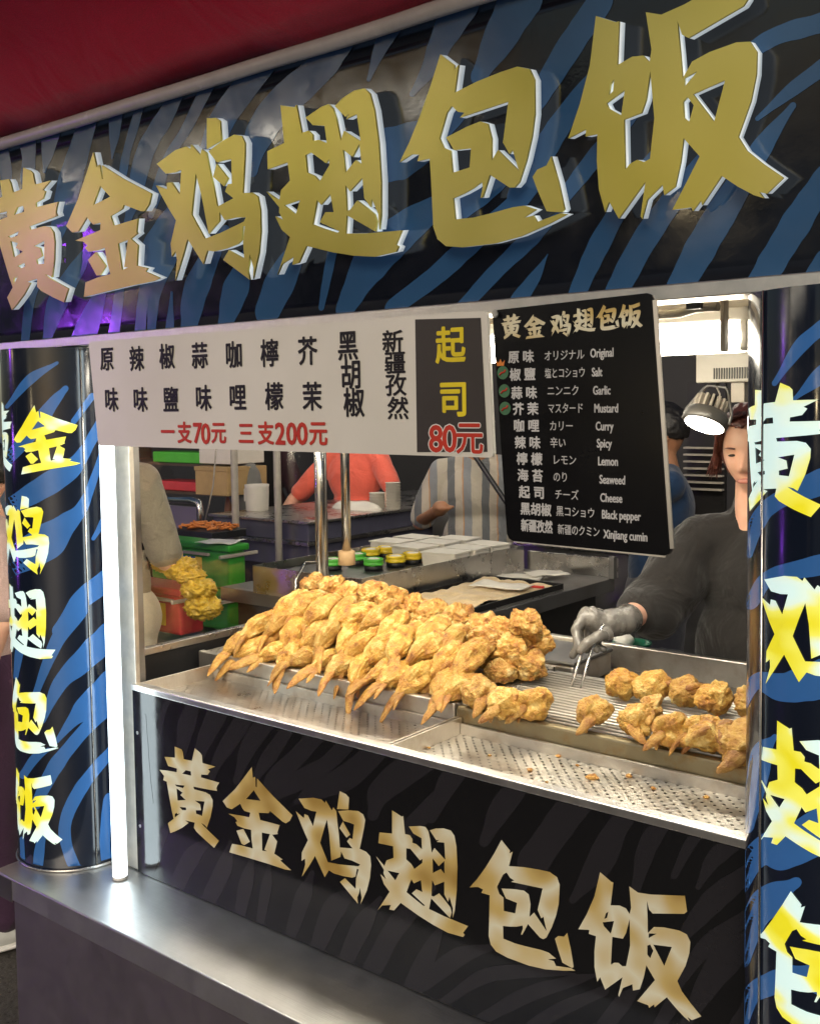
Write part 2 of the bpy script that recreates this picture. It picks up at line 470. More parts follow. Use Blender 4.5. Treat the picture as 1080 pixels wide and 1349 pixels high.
M['litprint'] = grad_mat('lit_yellow_print', [(0.36, (0.80, 0.72, 0.02)), (0.46, (0.88, 0.86, 0.12)), (0.52, (0.75, 0.92, 0.78)), (0.60, (0.70, 0.93, 0.90))], (7, 7, 11), rough=0.3, emis=0.26, src='Object', rot=(0, R(20), 0))
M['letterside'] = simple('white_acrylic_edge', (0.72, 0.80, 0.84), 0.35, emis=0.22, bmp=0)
M['steel'] = steel('brushed_steel', rough=0.26)
M['steel_ledge'] = steel('ledge_steel', (0.78, 0.78, 0.78), rough=0.40, grain=(1, 40, 1), dents=0.006, sms=16.0, smudge=0.22)
M['rim'] = steel('rim_steel', (0.80, 0.77, 0.72), rough=0.35, dents=0.002, smudge=0.4, sms=20.0)
M['steel_dark'] = steel('dull_steel', (0.30, 0.29, 0.28), rough=0.42)
M['steel_side'] = steel('cabinet_steel', (0.42, 0.38, 0.42), rough=0.45, grain=(40, 1, 1), smudge=0.06, dents=0.001, sms=12.0)
M['steel_tray'] = steel('tray_steel', (0.72, 0.68, 0.62), rough=0.34, grease=0.35)
M['perf'] = steel('perforated_steel', (0.78, 0.75, 0.68), rough=0.42, grease=0.3, holes=(0.024, 0.0135, 0.0036), dents=0.003)
M['perf2'] = steel('perforated_steel_worn', (0.68, 0.64, 0.58), rough=0.32, grease=0.35, holes=(0.024, 0.014, 0.0032), dents=0.012)
M['pole'] = steel('pole_steel', (0.62, 0.60, 0.56), rough=0.16, grain=(60, 60, 1), smudge=0.3, dents=0.0)
M['alu'] = simple('aluminium_profile', (0.50, 0.46, 0.40), 0.4, metal=0.6, scale=30)
M['black'] = simple('black_plastic', (0.012, 0.012, 0.013), 0.45)
M['blackmetal'] = simple('black_painted_metal', (0.018, 0.017, 0.017), 0.4, metal=0.3)
M['cream'] = simple('cream_ceiling_board', (0.62, 0.54, 0.40), 0.6)
M['cable'] = simple('grey_conduit', (0.40, 0.36, 0.30), 0.5)
M['tube'] = emit('lamp_tube_light', (1.0, 0.91, 0.74), 14.0)
M['led'] = emit('led_strip_light', (0.80, 0.95, 1.0), 2.6)
M['spotlens'] = emit('spot_lens_light', (1.0, 0.93, 0.78), 30.0)
M['white'] = simple('white_plastic', (0.72, 0.71, 0.68), 0.4, var=0.04)
M['paper'] = simple('white_card', (0.68, 0.64, 0.56), 0.75, var=0.06)
M['ink'] = simple('black_ink', (0.008, 0.007, 0.008), 0.5, bmp=0)
M['redink'] = simple('red_ink', (0.50, 0.035, 0.015), 0.5, bmp=0)
M['yellowink'] = simple('yellow_ink', (0.75, 0.60, 0.02), 0.5, bmp=0)
M['whiteink'] = simple('pale_ink', (0.55, 0.55, 0.55), 0.5, bmp=0)
M['greyband'] = simple('charcoal_print', (0.042, 0.036, 0.033), 0.4, var=0.05, bmp=0)
M['yel'] = simple('yellow_lid', (0.72, 0.52, 0.02), 0.35)
M['grn'] = simple('green_lid', (0.09, 0.46, 0.05), 0.35)
M['red'] = simple('red_plastic', (0.55, 0.03, 0.025), 0.35)
M['greenbox'] = simple('green_storage_plastic', (0.035, 0.32, 0.03), 0.35)
M['redbox'] = simple('red_basket_plastic', (0.55, 0.05, 0.06), 0.35)
M['bluebox'] = simple('blue_crate_plastic', (0.015, 0.035, 0.22), 0.4)
M['jade'] = simple('jade_bowl_plastic', (0.0, 0.13, 0.065), 0.35)
M['cardboard'] = simple('brown_cardboard', (0.42, 0.28, 0.12), 0.85)
M['wood'] = simple('pale_wood', (0.55, 0.36, 0.18), 0.6)
M['purple'] = simple('purple_grey_board', (0.085, 0.085, 0.125), 0.4)
M['wall'] = simple('dark_back_wall', (0.02, 0.019, 0.020), 0.7)
M['shelf'] = simple('brown_shelf_board', (0.07, 0.045, 0.03), 0.6)
M['asphalt'] = simple('wet_asphalt', (0.060, 0.054, 0.048), 0.30, var=0.6, scale=60, bmp=1.0)
M['canopy'] = fabric('red_canopy_cloth', (0.62, 0.016, 0.055), rough=0.5, fold=0.5, fscale=5)
M['canopydark'] = fabric('dark_red_canopy_cloth', (0.12, 0.004, 0.012), rough=0.6, fold=0.6, fscale=5)
M['canopytrim'] = simple('clear_canopy_hem', (0.55, 0.52, 0.50), 0.25)
M['charcoal'] = fabric('charcoal_tshirt', (0.022, 0.020, 0.019), fold=1.0, fscale=8)
M['coral'] = fabric('coral_tshirt', (0.72, 0.13, 0.085), fold=0.7, fscale=9)
M['navy'] = fabric('navy_tshirt', (0.010, 0.03, 0.075), fold=0.4)
M['beige'] = fabric('beige_tshirt', (0.26, 0.225, 0.16), fold=0.9, fscale=10)
M['apron'] = fabric('cream_apron', (0.58, 0.52, 0.38), fold=0.5)
M['pinkcloth'] = fabric('pale_pink_shirt', (0.50, 0.36, 0.33))
M['trousers'] = fabric('dark_trousers', (0.03, 0.03, 0.04))
M['purplecloth'] = fabric('plum_trousers', (0.05, 0.022, 0.05))
M['stripes'] = fabric('striped_shirt', (0.5, 0.45, 0.38), stripes=dict(freq=6.2, rot=(0, 0, R(-35)), stops=[(0.0, (0.40, 0.36, 0.29)), (0.30, (0.12, 0.125, 0.13)), (0.52, (0.42, 0.37, 0.30)), (0.74, (0.42, 0.22, 0.10)), (0.77, (0.21, 0.22, 0.23))]), fold=0.6)
M['skin'] = skin_mat('face_skin', (0.72, 0.43, 0.30))
M['tan'] = skin_mat('tan_skin', (0.38, 0.19, 0.10))
M['hair'] = simple('reddish_brown_hair', (0.095, 0.028, 0.020), 0.40, var=0.4, scale=90, bmp=0.3)
M['blackhair'] = simple('black_hair', (0.010, 0.008, 0.007), 0.45, var=0.4, scale=90, bmp=0.3)
M['glove'] = simple('grey_rubber_glove', (0.17, 0.16, 0.145), 0.26, var=0.25, scale=30, bmp=0.35, coat=0.4)
M['wing'] = chicken_mat('fried_skin', False)
M['crust'] = chicken_mat('fried_crust', True)
M['tip'] = chicken_mat('fried_tip', 'tip')
M['raw'] = simple('yellow_marinade', (0.55, 0.36, 0.035), 0.35, var=0.35, scale=40, bmp=0.6)
M['towel'] = fabric('stained_cloth', (0.62, 0.47, 0.27), fold=0.5)
M['glass'] = glass_mat('clear_glass')
M['orange'] = simple('orange_fries', (0.70, 0.22, 0.04), 0.5)
M['eyes'] = simple('eye_dark', (0.01, 0.007, 0.006), 0.2, bmp=0)
M['lip'] = simple('lip_red', (0.40, 0.15, 0.11), 0.4, bmp=0)
M['labelblue'] = simple('blue_label', (0.02, 0.09, 0.42), 0.4, bmp=0)
M['labelyellow'] = simple('yellow_label', (0.70, 0.50, 0.05), 0.4, bmp=0)
M['badge'] = simple('green_badge_print', (0.06, 0.16, 0.08), 0.5, bmp=0)
M['greybag'] = fabric('grey_bag_cloth', (0.16, 0.16, 0.15))
M['neonpurple'] = emit('purple_neon_light', (0.36, 0.07, 1.0), 52.0)
M['bulb'] = emit('warm_bulb_light', (1.0, 0.78, 0.45), 20.0)
M['shoe'] = simple('white_canvas', (0.62, 0.63, 0.60), 0.6)

GLYPH = {"huang":[[[-492,1053],[-230,1038],[-189,975],[-162,808],[141,832],[260,1163],[455,1093],[518,1040],[531,858],[986,866],[728,747],[797,714],[703,607],[473,567],[464,495],[1116,511],[1049,428],[1008,354],[1031,294],[780,264],[388,227],[172,208],[193,146],[614,168],[775,139],[862,40],[856,-113],[771,-394],[630,-686],[550,-644],[426,-622],[532,-681],[772,-786],[1050,-900],[872,-1116],[568,-1012],[244,-885],[147,-809],[186,-672],[-178,-707],[-44,-734],[-296,-919],[-577,-1078],[-754,-1163],[-842,-936],[-612,-771],[-677,-584],[-781,-179],[-839,79],[-838,106],[-978,116],[-938,227],[-1116,347],[-790,394],[-443,429],[-433,521],[-768,515],[-898,716],[-497,779]],[[-98,551],[87,564],[99,461],[-238,437]],[[-526,107],[-353,129],[-155,162],[-219,85],[-465,71]],[[-468,21],[-241,-35],[-330,-111],[-129,-192],[-439,-272]],[[-377,-419],[-130,-377],[-123,-442],[-277,-471]],[[215,-126],[566,-67],[460,-443],[245,-436],[239,-357],[432,-311],[405,-175]],[[-569,-727],[-565,-648],[-494,-586],[-468,-620],[-356,-571]]],"jin":[[[-126,1102],[-98,858],[-32,897],[-14,876],[-9,673],[26,665],[39,875],[137,820],[510,604],[849,436],[1154,285],[1066,142],[936,54],[837,67],[445,215],[394,155],[69,88],[114,-68],[743,-34],[663,-222],[679,-255],[495,-315],[650,-430],[549,-735],[811,-799],[738,-843],[1075,-973],[890,-1007],[313,-1026],[-284,-1059],[-968,-1102],[-860,-870],[-519,-825],[-154,-800],[-193,-604],[-200,-375],[-428,-399],[-657,-392],[-722,-323],[-659,-287],[-758,-215],[-965,-179],[-617,-134],[-251,-93],[-211,22],[-413,16],[-487,72],[-545,153],[-845,-48],[-1017,-41],[-1154,77],[-719,453],[-401,797]],[[-78,575],[138,378],[-342,310]],[[158,-348],[423,-319],[228,-726],[322,-739],[159,-769]],[[-698,-520],[-459,-418],[-246,-664],[-441,-794],[-533,-786]]],"ji":[[[-993,707],[-535,834],[-294,849],[-200,796],[-168,856],[-1,681],[45,758],[134,694],[154,466],[192,212],[214,-71],[331,-48],[576,1],[421,113],[495,206],[581,202],[631,528],[489,537],[330,531],[181,709],[466,794],[751,844],[891,806],[944,701],[913,544],[852,314],[776,46],[957,29],[1067,-39],[1085,-227],[1043,-517],[953,-801],[771,-1147],[808,-994],[762,-791],[740,-906],[686,-1019],[700,-1152],[195,-824],[344,-701],[642,-851],[661,-624],[737,-403],[689,-403],[648,-584],[547,-634],[286,-673],[23,-687],[-118,-659],[-248,-844],[-524,-449],[-699,-709],[-940,-1029],[-829,-722],[-834,-592],[-939,-672],[-924,-475],[-730,-154],[-863,38],[-1085,407],[-840,310],[-822,404],[-714,401],[-567,201],[-458,545],[-604,528],[-818,540]],[[-149,448],[-89,120],[-44,-426],[224,-273],[247,-146],[340,-275],[555,-266],[782,-287],[730,-340],[205,-443],[-144,-488],[-364,-116],[-251,190]],[[238,1152],[417,1127],[501,1071],[478,812],[153,746]],[[315,516],[517,283],[409,191],[210,348]]],"chi":[[[-706,1104],[-455,1035],[-416,1059],[-375,695],[-252,705],[-183,640],[-190,565],[-86,561],[54,494],[45,718],[-160,759],[-275,875],[23,959],[151,970],[221,905],[261,763],[295,486],[367,602],[631,433],[611,771],[424,739],[487,796],[412,771],[257,929],[403,1002],[603,1055],[775,1053],[859,974],[905,766],[923,371],[900,-98],[845,-517],[794,-684],[801,-489],[719,-281],[685,-392],[595,-266],[599,-11],[365,-153],[298,-65],[275,-389],[331,-387],[471,-282],[630,-398],[740,-487],[771,-579],[729,-703],[528,-591],[267,-443],[212,-675],[576,-709],[871,-721],[1161,-732],[1039,-901],[1082,-927],[1038,-986],[671,-1016],[321,-971],[-60,-891],[-516,-765],[-693,-976],[-823,-994],[-778,-885],[-1018,-966],[-1136,-1104],[-807,-618],[-954,-500],[-1045,-313],[-897,-382],[-963,-269],[-948,-201],[-1161,35],[-932,-112],[-875,20],[-685,123],[-694,363],[-1087,325],[-1055,560],[-716,620]],[[318,380],[467,263],[605,406],[609,148],[516,219],[318,84]],[[-349,410],[-244,427],[-2,253],[63,302],[57,218],[-147,38],[-224,121],[-353,180]],[[-229,-192],[-166,-261],[17,-144],[46,-379],[-103,-364],[-222,-481],[111,-633],[72,-654],[-184,-564],[-360,-496]],[[-853,-186],[-539,-152],[-649,-334]]],"bao":[[[-407,1114],[-218,959],[-231,905],[-159,954],[-245,657],[85,726],[407,768],[633,786],[789,731],[843,608],[819,247],[762,12],[670,-234],[556,-459],[488,-511],[420,-502],[163,-326],[38,-568],[7,-571],[51,-446],[46,-391],[-90,-453],[-233,-497],[-389,-531],[-384,-777],[-117,-784],[164,-759],[441,-726],[599,-725],[756,-787],[576,-859],[711,-848],[755,-923],[1065,-859],[1153,-879],[911,-960],[529,-1063],[161,-1111],[-311,-1114],[-552,-1079],[-673,-983],[-720,-831],[-704,-514],[-686,-27],[-878,-35],[-838,40],[-956,58],[-1153,-8],[-980,197],[-778,482],[-579,803]],[[-299,520],[-223,439],[-129,415],[-200,370],[484,437],[373,5],[450,-132],[496,-88],[562,-337],[297,-68],[197,-179],[222,71],[185,241],[81,282],[-107,254],[-417,180],[-318,18],[-74,4],[-116,-208],[-369,-237],[-371,19],[-467,63],[-518,182],[-464,290],[-378,458]],[[736,-422],[804,-351],[926,-323],[992,-233],[1067,-524],[1120,-821],[1087,-852],[889,-819],[802,-609]]],"fan":[[[-710,1044],[-489,932],[-452,931],[-507,510],[-332,558],[-212,542],[-145,462],[-116,582],[-151,949],[14,886],[260,923],[860,1075],[898,819],[849,765],[283,601],[218,648],[178,790],[190,453],[194,234],[306,374],[489,424],[760,454],[894,431],[956,322],[939,123],[873,-114],[728,-423],[807,-569],[963,-720],[1150,-878],[985,-1003],[908,-978],[952,-1042],[852,-998],[695,-892],[540,-768],[317,-1024],[310,-975],[217,-1069],[200,-1030],[-5,-1028],[324,-544],[166,-339],[119,-565],[43,-803],[-83,-869],[-95,-761],[-275,-891],[-348,-1075],[-365,-1047],[-282,-702],[-618,-1040],[-717,-850],[-774,-950],[-828,-705],[-827,-406],[-796,-133],[-939,-133],[-926,-60],[-1150,-118],[-976,212],[-823,576]],[[-475,-43],[-273,-13],[-213,106],[-145,373],[-136,-93],[-214,-481],[-286,-505],[-359,-469],[-444,-497],[-505,-551]],[[-552,384],[-577,264],[-631,229],[-601,336]],[[-663,158],[-442,249],[-504,4],[-639,98]],[[213,233],[356,273],[208,150]],[[185,10],[236,49],[294,-43],[236,-194],[185,-145]],[[294,63],[630,131],[494,-240]]]}
LOWER = {"huang": [-1.9915, 0.7889], "jin": [-1.7543, 0.7907], "ji": [-1.5199, 0.7905], "chi": [-1.2819, 0.7878], "bao": [-1.0461, 0.7931], "fan": [-0.8095, 0.795]}
TOPPOS = {"huang": [1.4955, 0.0237, -2.4888, 0.2819], "jin": [1.4832, -0.0072, -2.1309, 0.2841], "ji": [1.4806, 0.0009, -1.78, 0.2828], "chi": [1.4736, 0.0111, -1.4239, 0.2767], "bao": [1.4815, 0.0224, -1.072, 0.2873], "fan": [1.4931, -0.0112, -0.7195, 0.2923]}

# ------------------------------------------------------------------ lettering
T8 = R(8)
def glyph_curve(key, sc, extrude):
    cu = bpy.data.curves.new('glyph', 'CURVE')
    cu.dimensions = '2D'; cu.fill_mode = 'BOTH'; cu.extrude = extrude
    for poly in GLYPH[key]:
        sp = cu.splines.new('POLY'); sp.points.add(len(poly) - 1); sp.use_cyclic_u = True
        for p, (x, y) in zip(sp.points, poly): p.co = (x * sc * 1e-4, y * sc * 1e-4, 0, 1)
    return cu

def glyph_mesh(key, sc, extrude):
    cu = glyph_curve(key, sc, extrude)
    ob = bpy.data.objects.new('tmp', cu); COL.objects.link(ob)
    dg = bpy.context.evaluated_depsgraph_get()
    me = bpy.data.meshes.new_from_object(ob.evaluated_get(dg))
    bpy.data.objects.remove(ob, do_unlink=True)
    me.materials.clear()
    return me

def text_obj(s, h, mat, center, parent, bold=0.0, xs=1.0, align='CENTER', extrude=0.0004, roll=0.0, rot=None, name='lettering'):
    cu = bpy.data.curves.new('text', 'FONT')
    cu.body = s; cu.size = h; cu.extrude = extrude; 
    cu.align_x = align; cu.align_y = 'CENTER'; cu.resolution_u = 3
    ob = bpy.data.objects.new('tmp', cu); COL.objects.link(ob)
    o = to_mesh_obj(ob, name, mat)
    base = rot if rot is not None else Matrix.Rotation(R(90), 4, 'X')
    if bold:
        bm = bmesh.new(); bm.from_mesh(o.data); src = bm.faces[:]
        for k, (dx, dy) in enumerate(((1, 0), (-1, 0), (0, 1), (0, -1), (.7, .7), (-.7, .7), (.7, -.7), (-.7, -.7))):
            r = bmesh.ops.duplicate(bm, geom=src)
            bmesh.ops.translate(bm, verts=[g for g in r['geom'] if isinstance(g, bmesh.types.BMVert)], vec=(dx * bold * h / xs, dy * bold * h, -0.00006 * (k + 1)))
        bm.to_mesh(o.data); bm.free()
    o.data.transform(Matrix.Translation(Vector(center)) @ base @ Matrix.Rotation(roll, 4, 'Z') @ Matrix.Diagonal((xs, 1, 1, 1)))
    under(o, parent)
    return o

ORDER = ['huang', 'jin', 'ji', 'chi', 'bao', 'fan']

# ------------------------------------------------------------------ ground
b = MB(); b.quad((-60, -40, 0), (40, -40, 0), (40, 60, 0), (-60, 60, 0))
tag(b.build('ground', M['asphalt']), kind='structure')

# ------------------------------------------------------------------ fascia with raised characters
XL, XR = -3.35, -0.15
FH = 0.535
def fas(x, v, d=0.0):
    """point of the leaning fascia: v up its face, d out of it"""
    return Vector((x, -v * math.sin(T8) - d * math.cos(T8), 1.88 + v * math.cos(T8) - d * math.sin(T8)))
PR = 0.155

# ------------------------------------------------------------------ printed tiger stripes (centre line x, y and width, measured on the photograph)
def SC_(ox, oy, s, lst): return [[(ox + x / s, oy + y / s, w / s) for x, y, w in st] for st in lst]
FAS_ST = SC_(0, 60, 2.7, [
 [(12, 360, 34), (22, 440, 44), (25, 500, 30)], [(98, 320, 58), (104, 400, 50), (100, 470, 50)], [(182, 310, 66), (170, 390, 40), (160, 445, 12)],
 [(322, 240, 62), (275, 400, 75), (245, 500, 85), (225, 600, 70), (190, 700, 40), (160, 760, 10)], [(415, 205, 55), (408, 320, 36), (400, 400, 6)],
 [(512, 165, 25), (478, 290, 32), (452, 380, 28), (440, 450, 30)], [(655, 125, 40), (590, 250, 60), (530, 350, 62), (500, 440, 60), (480, 540, 50), (450, 640, 20)],
 [(780, 60, 48), (712, 200, 42), (662, 300, 36), (600, 400, 34), (560, 520, 40), (540, 600, 20)], [(975, 20, 80), (880, 140, 90), (800, 250, 90), (760, 340, 80), (720, 440, 50)],
 [(90, 1060, 30), (110, 900, 36), (150, 800, 40), (200, 720, 20)], [(165, 1060, 30), (200, 930, 70), (240, 850, 66), (290, 770, 50), (330, 700, 20)],
 [(295, 1050, 90), (340, 930, 62), (365, 860, 40), (390, 780, 20)], [(405, 1040, 40), (420, 930, 36), (430, 860, 30), (450, 760, 14)],
 [(498, 1040, 40), (510, 900, 36), (520, 820, 20)], [(540, 1020, 30), (550, 880, 50), (570, 740, 130), (600, 640, 90), (650, 540, 40)], [(605, 1015, 32), (612, 880, 8)],
 [(672, 1010, 60), (695, 880, 90), (745, 760, 70), (800, 660, 30)], [(800, 1000, 50), (835, 880, 90), (870, 780, 60), (920, 660, 30)],
]) + SC_(300, 0, 2.7, [
 [(470, 20, 60), (400, 170, 74), (300, 270, 110), (180, 380, 110), (110, 490, 100), (90, 600, 40)], [(625, 10, 90), (545, 170, 50), (503, 280, 14)],
 [(835, 10, 120), (760, 150, 84), (720, 240, 60), (660, 330, 20)], [(1040, 0, 150), (960, 150, 110), (900, 260, 60)],
 [(470, 640, 60), (560, 565, 190), (650, 520, 170), (740, 460, 110), (860, 360, 60), (980, 280, 30)], [(425, 1085, 70), (500, 950, 120), (600, 840, 130), (720, 750, 90), (850, 690, 50), (960, 640, 20)],
 [(260, 870, 40), (230, 920, 80), (185, 1010, 110), (150, 1090, 90)], [(378, 870, 35), (352, 1000, 30), (335, 1090, 20)],
 [(600, 1085, 60), (740, 980, 70), (850, 880, 74), (960, 780, 66), (1060, 690, 60), (1160, 580, 20)], [(840, 1090, 50), (950, 970, 55), (1075, 850, 60), (1180, 760, 20)],
 [(800, 760, 80), (900, 690, 80), (1000, 600, 70), (1080, 500, 20)],
]) + SC_(680, 0, 2.7, [
 [(290, 20, 90), (200, 150, 90), (120, 280, 80), (60, 390, 50), (20, 480, 20)], [(20, 680, 90), (120, 500, 84), (200, 380, 74), (280, 280, 60), (360, 180, 20)],
 [(170, 700, 50), (280, 560, 64), (400, 420, 50), (480, 320, 20)], [(10, 1065, 56), (70, 980, 40), (112, 905, 3)], [(205, 1070, 60), (280, 900, 74), (350, 770, 66), (440, 620, 50), (540, 480, 20)],
 [(345, 1060, 80), (440, 880, 92), (520, 760, 84), (640, 600, 60), (720, 480, 20)], [(570, 1040, 90), (680, 840, 112), (790, 660, 94), (890, 500, 66), (980, 380, 24)],
 [(850, 1030, 90), (960, 850, 104), (1080, 660, 90), (1200, 500, 60)], [(700, 300, 20), (800, 210, 50), (920, 130, 64), (1090, 80, 74)], [(1010, 1040, 40), (1090, 930, 70)], [(860, 420, 16), (980, 320, 50), (1090, 240, 60)],  # the topmost ribbon on the right paints in a teal reflection
])
PAN_ST = SC_(170, 900, 2.7, [
 [(150, 40, 20), (120, 110, 22), (108, 200, 14)], [(230, 75, 50), (205, 150, 60), (188, 240, 40)], [(335, 70, 70), (280, 180, 62), (245, 270, 40)], [(430, 95, 60), (370, 190, 62), (315, 280, 40), (290, 360, 16)],
 [(505, 115, 70), (430, 220, 62), (385, 340, 26)], [(575, 150, 44), (500, 260, 55), (455, 330, 30)], [(690, 160, 60), (600, 260, 62), (530, 330, 70), (470, 410, 30)], [(800, 190, 60), (700, 290, 62), (600, 350, 70), (530, 400, 30)],
 [(900, 220, 80), (780, 330, 90), (650, 390, 60), (600, 420, 20)], [(1040, 270, 110), (900, 380, 92), (870, 460, 40)], [(1090, 420, 60), (980, 540, 64), (950, 620, 20)], [(70, 660, 50), (110, 570, 34), (150, 500, 12)],
 [(170, 720, 56), (230, 610, 60), (290, 560, 20)], [(285, 770, 56), (340, 650, 60), (360, 570, 16)], [(395, 820, 40), (420, 700, 50), (440, 620, 16)], [(468, 850, 30), (490, 720, 40), (500, 650, 12)], [(575, 900, 40), (620, 760, 60), (650, 680, 20)],
 [(670, 940, 56), (730, 800, 80), (800, 740, 30)], [(770, 990, 56), (830, 860, 70), (890, 770, 20)], [(860, 1030, 70), (940, 880, 74), (1010, 800, 60), (1080, 730, 20)], [(1010, 1090, 76), (1070, 950, 60), (1110, 870, 20)], [(55, 120, 14), (62, 300, 26), (80, 420, 14)],
]) + SC_(570, 949, 2.571, [
 [(0, 320, 40), (60, 200, 72), (125, 150, 44)], [(180, 400, 40), (230, 300, 80), (290, 230, 66), (340, 205, 40)], [(300, 560, 40), (340, 480, 110), (410, 380, 104), (470, 300, 110), (540, 250, 70)], [(480, 600, 30), (560, 490, 96), (620, 370, 80), (680, 290, 60)],
 [(690, 560, 36), (730, 420, 70), (800, 320, 50)], [(820, 520, 26), (870, 420, 40), (920, 365, 22)], [(900, 560, 20), (960, 460, 60), (1060, 400, 40)], [(-20, 880, 60), (90, 800, 64), (190, 770, 26)], [(30, 960, 30), (180, 865, 50), (360, 850, 40), (480, 860, 10)],
 [(170, 1010, 40), (320, 930, 56), (480, 880, 36), (560, 860, 10)], [(300, 1060, 40), (430, 980, 52), (570, 920, 36)], [(540, 1090, 50), (640, 960, 60), (700, 900, 20)], [(830, 760, 20), (880, 690, 60), (960, 600, 80), (1075, 510, 60)],
 [(830, 900, 26), (930, 760, 62), (1075, 660, 50)], [(860, 1020, 40), (940, 880, 90), (1010, 790, 104), (1075, 740, 70)], [(740, 1080, 40), (810, 960, 50), (840, 900, 14)], [(1000, 1090, 50), (1075, 960, 60)],
])
PIL_L = SC_(0, 460, 3.747, [
 [(40, 280, 20), (150, 150, 50), (280, 70, 16)], [(10, 580, 50), (150, 420, 72), (260, 270, 62), (320, 200, 30)], [(370, 350, 30), (450, 240, 34)], [(30, 790, 80), (200, 690, 112), (340, 600, 104), (410, 520, 64), (500, 360, 50)],
 [(50, 1060, 130), (220, 960, 180), (330, 860, 104), (400, 790, 64), (450, 680, 42), (510, 500, 30)], [(465, 930, 20), (520, 840, 40)], [(290, 1380, 50), (400, 1240, 92), (530, 1140, 110)]
]) + SC_(0, 810, 3.647, [
 [(170, 390, 30), (230, 230, 52), (290, 100, 72), (380, -10, 74)], [(210, 500, 30), (290, 330, 72), (400, 220, 112), (520, 100, 116)], [(280, 600, 24), (350, 510, 60), (420, 440, 112), (530, 330, 124)],
 [(120, 760, 40), (170, 690, 46), (230, 650, 20)], [(180, 900, 50), (260, 740, 72), (350, 620, 62), (430, 530, 62), (510, 460, 60)], [(390, 1290, 60), (320, 1100, 55), (320, 980, 62), (380, 850, 62), (460, 740, 56), (540, 650, 50)],
 [(520, 1240, 50), (505, 1080, 50), (525, 900, 60)], [(178, 1290, 45), (190, 1150, 50), (205, 1050, 40)], [(115, 1230, 24), (108, 1080, 20)], [(80, 290, 26), (95, 180, 40)]
])
PIL_R = SC_(970, 380, 2.753, [
 [(48, 960, 24), (80, 840, 60), (150, 770, 64), (310, 700, 96)], [(140, 340, 20), (230, 210, 50), (310, 140, 50)], [(210, 400, 14), (310, 310, 64)], [(60, 1130, 50), (120, 1050, 60), (310, 1000, 74)]
]) + SC_(960, 850, 2.703, [
 [(60, 210, 20), (100, 130, 60), (200, 150, 104), (334, 120, 144)], [(70, 640, 40), (100, 480, 74), (120, 380, 74), (160, 330, 20)], [(55, 850, 40), (100, 750, 92), (190, 720, 164), (334, 680, 120)],
 [(55, 1110, 50), (90, 980, 92), (150, 900, 104), (230, 850, 40)], [(52, 1380, 20), (80, 1250, 62), (160, 1200, 84), (230, 1160, 30)], [(230, 1170, 60), (334, 1190, 120)], [(240, 650, 50), (334, 590, 50)]
])
def ribbon(bm, st, mapper, k, cross=4):
    """smooth ribbon through centre points of varying width, mapped to the surface"""
    P_ = [Vector((x, y)) for x, y, w in st]; Wd = [w for x, y, w in st]
    P_ = [P_[0] * 2 - P_[1]] + P_ + [P_[-1] * 2 - P_[-2]]; Wd = [Wd[0]] + Wd + [Wd[-1]]
    pts = []
    for i in range(1, len(P_) - 2):
        for s in range(10 if i < len(P_) - 3 else 11):
            t = s / 10
            f = lambda a, b, c, d: 0.5 * ((2 * b) + (c - a) * t + (2 * a - 5 * b + 4 * c - d) * t * t + (-a + 3 * b - 3 * c + d) * t ** 3)
            pts.append((f(P_[i - 1], P_[i], P_[i + 1], P_[i + 2]), max(1.0, f(Wd[i - 1], Wd[i], Wd[i + 1], Wd[i + 2]))))
    # run both ends on a little and round them off
    for e, q in ((0, 1), (-1, -2)):
        p0, w0 = pts[e]; dd = (p0 - pts[q][0]).normalized()
        ext_ = [(p0 + dd * w0 * s, w0 * math.sqrt(max(0.0, 1 - (s / 0.75) ** 2)) ** 0.9 + 0.3) for s in (0.2, 0.4, 0.55, 0.66, 0.72, 0.75)]
        pts = (list(reversed(ext_)) + pts) if e == 0 else (pts + ext_)
    prev = None
    for i, (p, w) in enumerate(pts):
        a = pts[max(0, i - 1)][0]; b = pts[min(len(pts) - 1, i + 1)][0]
        d = (b - a).normalized(); n_ = Vector((-d.y, d.x))
        w *= 1 + 0.10 * noise.noise(Vector((p.x * 0.05, p.y * 0.05, k)))
        row = [bm.verts.new(mapper(p + n_ * w * (c / cross - 0.5), k)) for c in range(cross + 1)]
        if prev:
            for c in range(cross):
                fc_ = bm.faces.new((prev[c], prev[c + 1], row[c + 1], row[c])); fc_.smooth = True
        prev = row
def stripe_mesh(name, sts, mapper, mat, parent, sign_n):
    bm = bmesh.new()
    for k, st in enumerate(sts): ribbon(bm, st, mapper, k)
    for f in bm.faces:
        f.normal_update()
        if f.normal.dot(sign_n(f.calc_center_median())) < 0: f.normal_flip()
    bmesh.ops.delete(bm, geom=[f for f in bm.faces if f.calc_area() < 1e-9], context='FACES')
    me = bpy.data.meshes.new(name); bm.to_mesh(me); bm.free(); me.materials.append(mat)
    o = link(name, me); under(o, parent); return o
def px_dir(p): return CX * (p.x - PX) + CY * (p.y - PY) + CZ * FPX
def map_fascia(p, k):
    d = px_dir(p); t8 = math.tan(T8)
    t = (0 - CAM.y - (CAM.z - 1.88) * t8) / (d.y + d.z * t8)
    q = CAM + d * t; v = (q.z - 1.88) / math.cos(T8)
    return fas(max(XL + 0.01, min(XR, q.x)), max(0.002, min(FH - 0.002, v)), 0.0004 + k * 0.00002)
def map_panel(p, k):
    q = at(p.x, p.y, 1, 0.0)
    return Vector((max(-2.203, min(-0.32, q.x)), -0.0003 - k * 0.00001, max(0.540, min(1.006, q.z))))
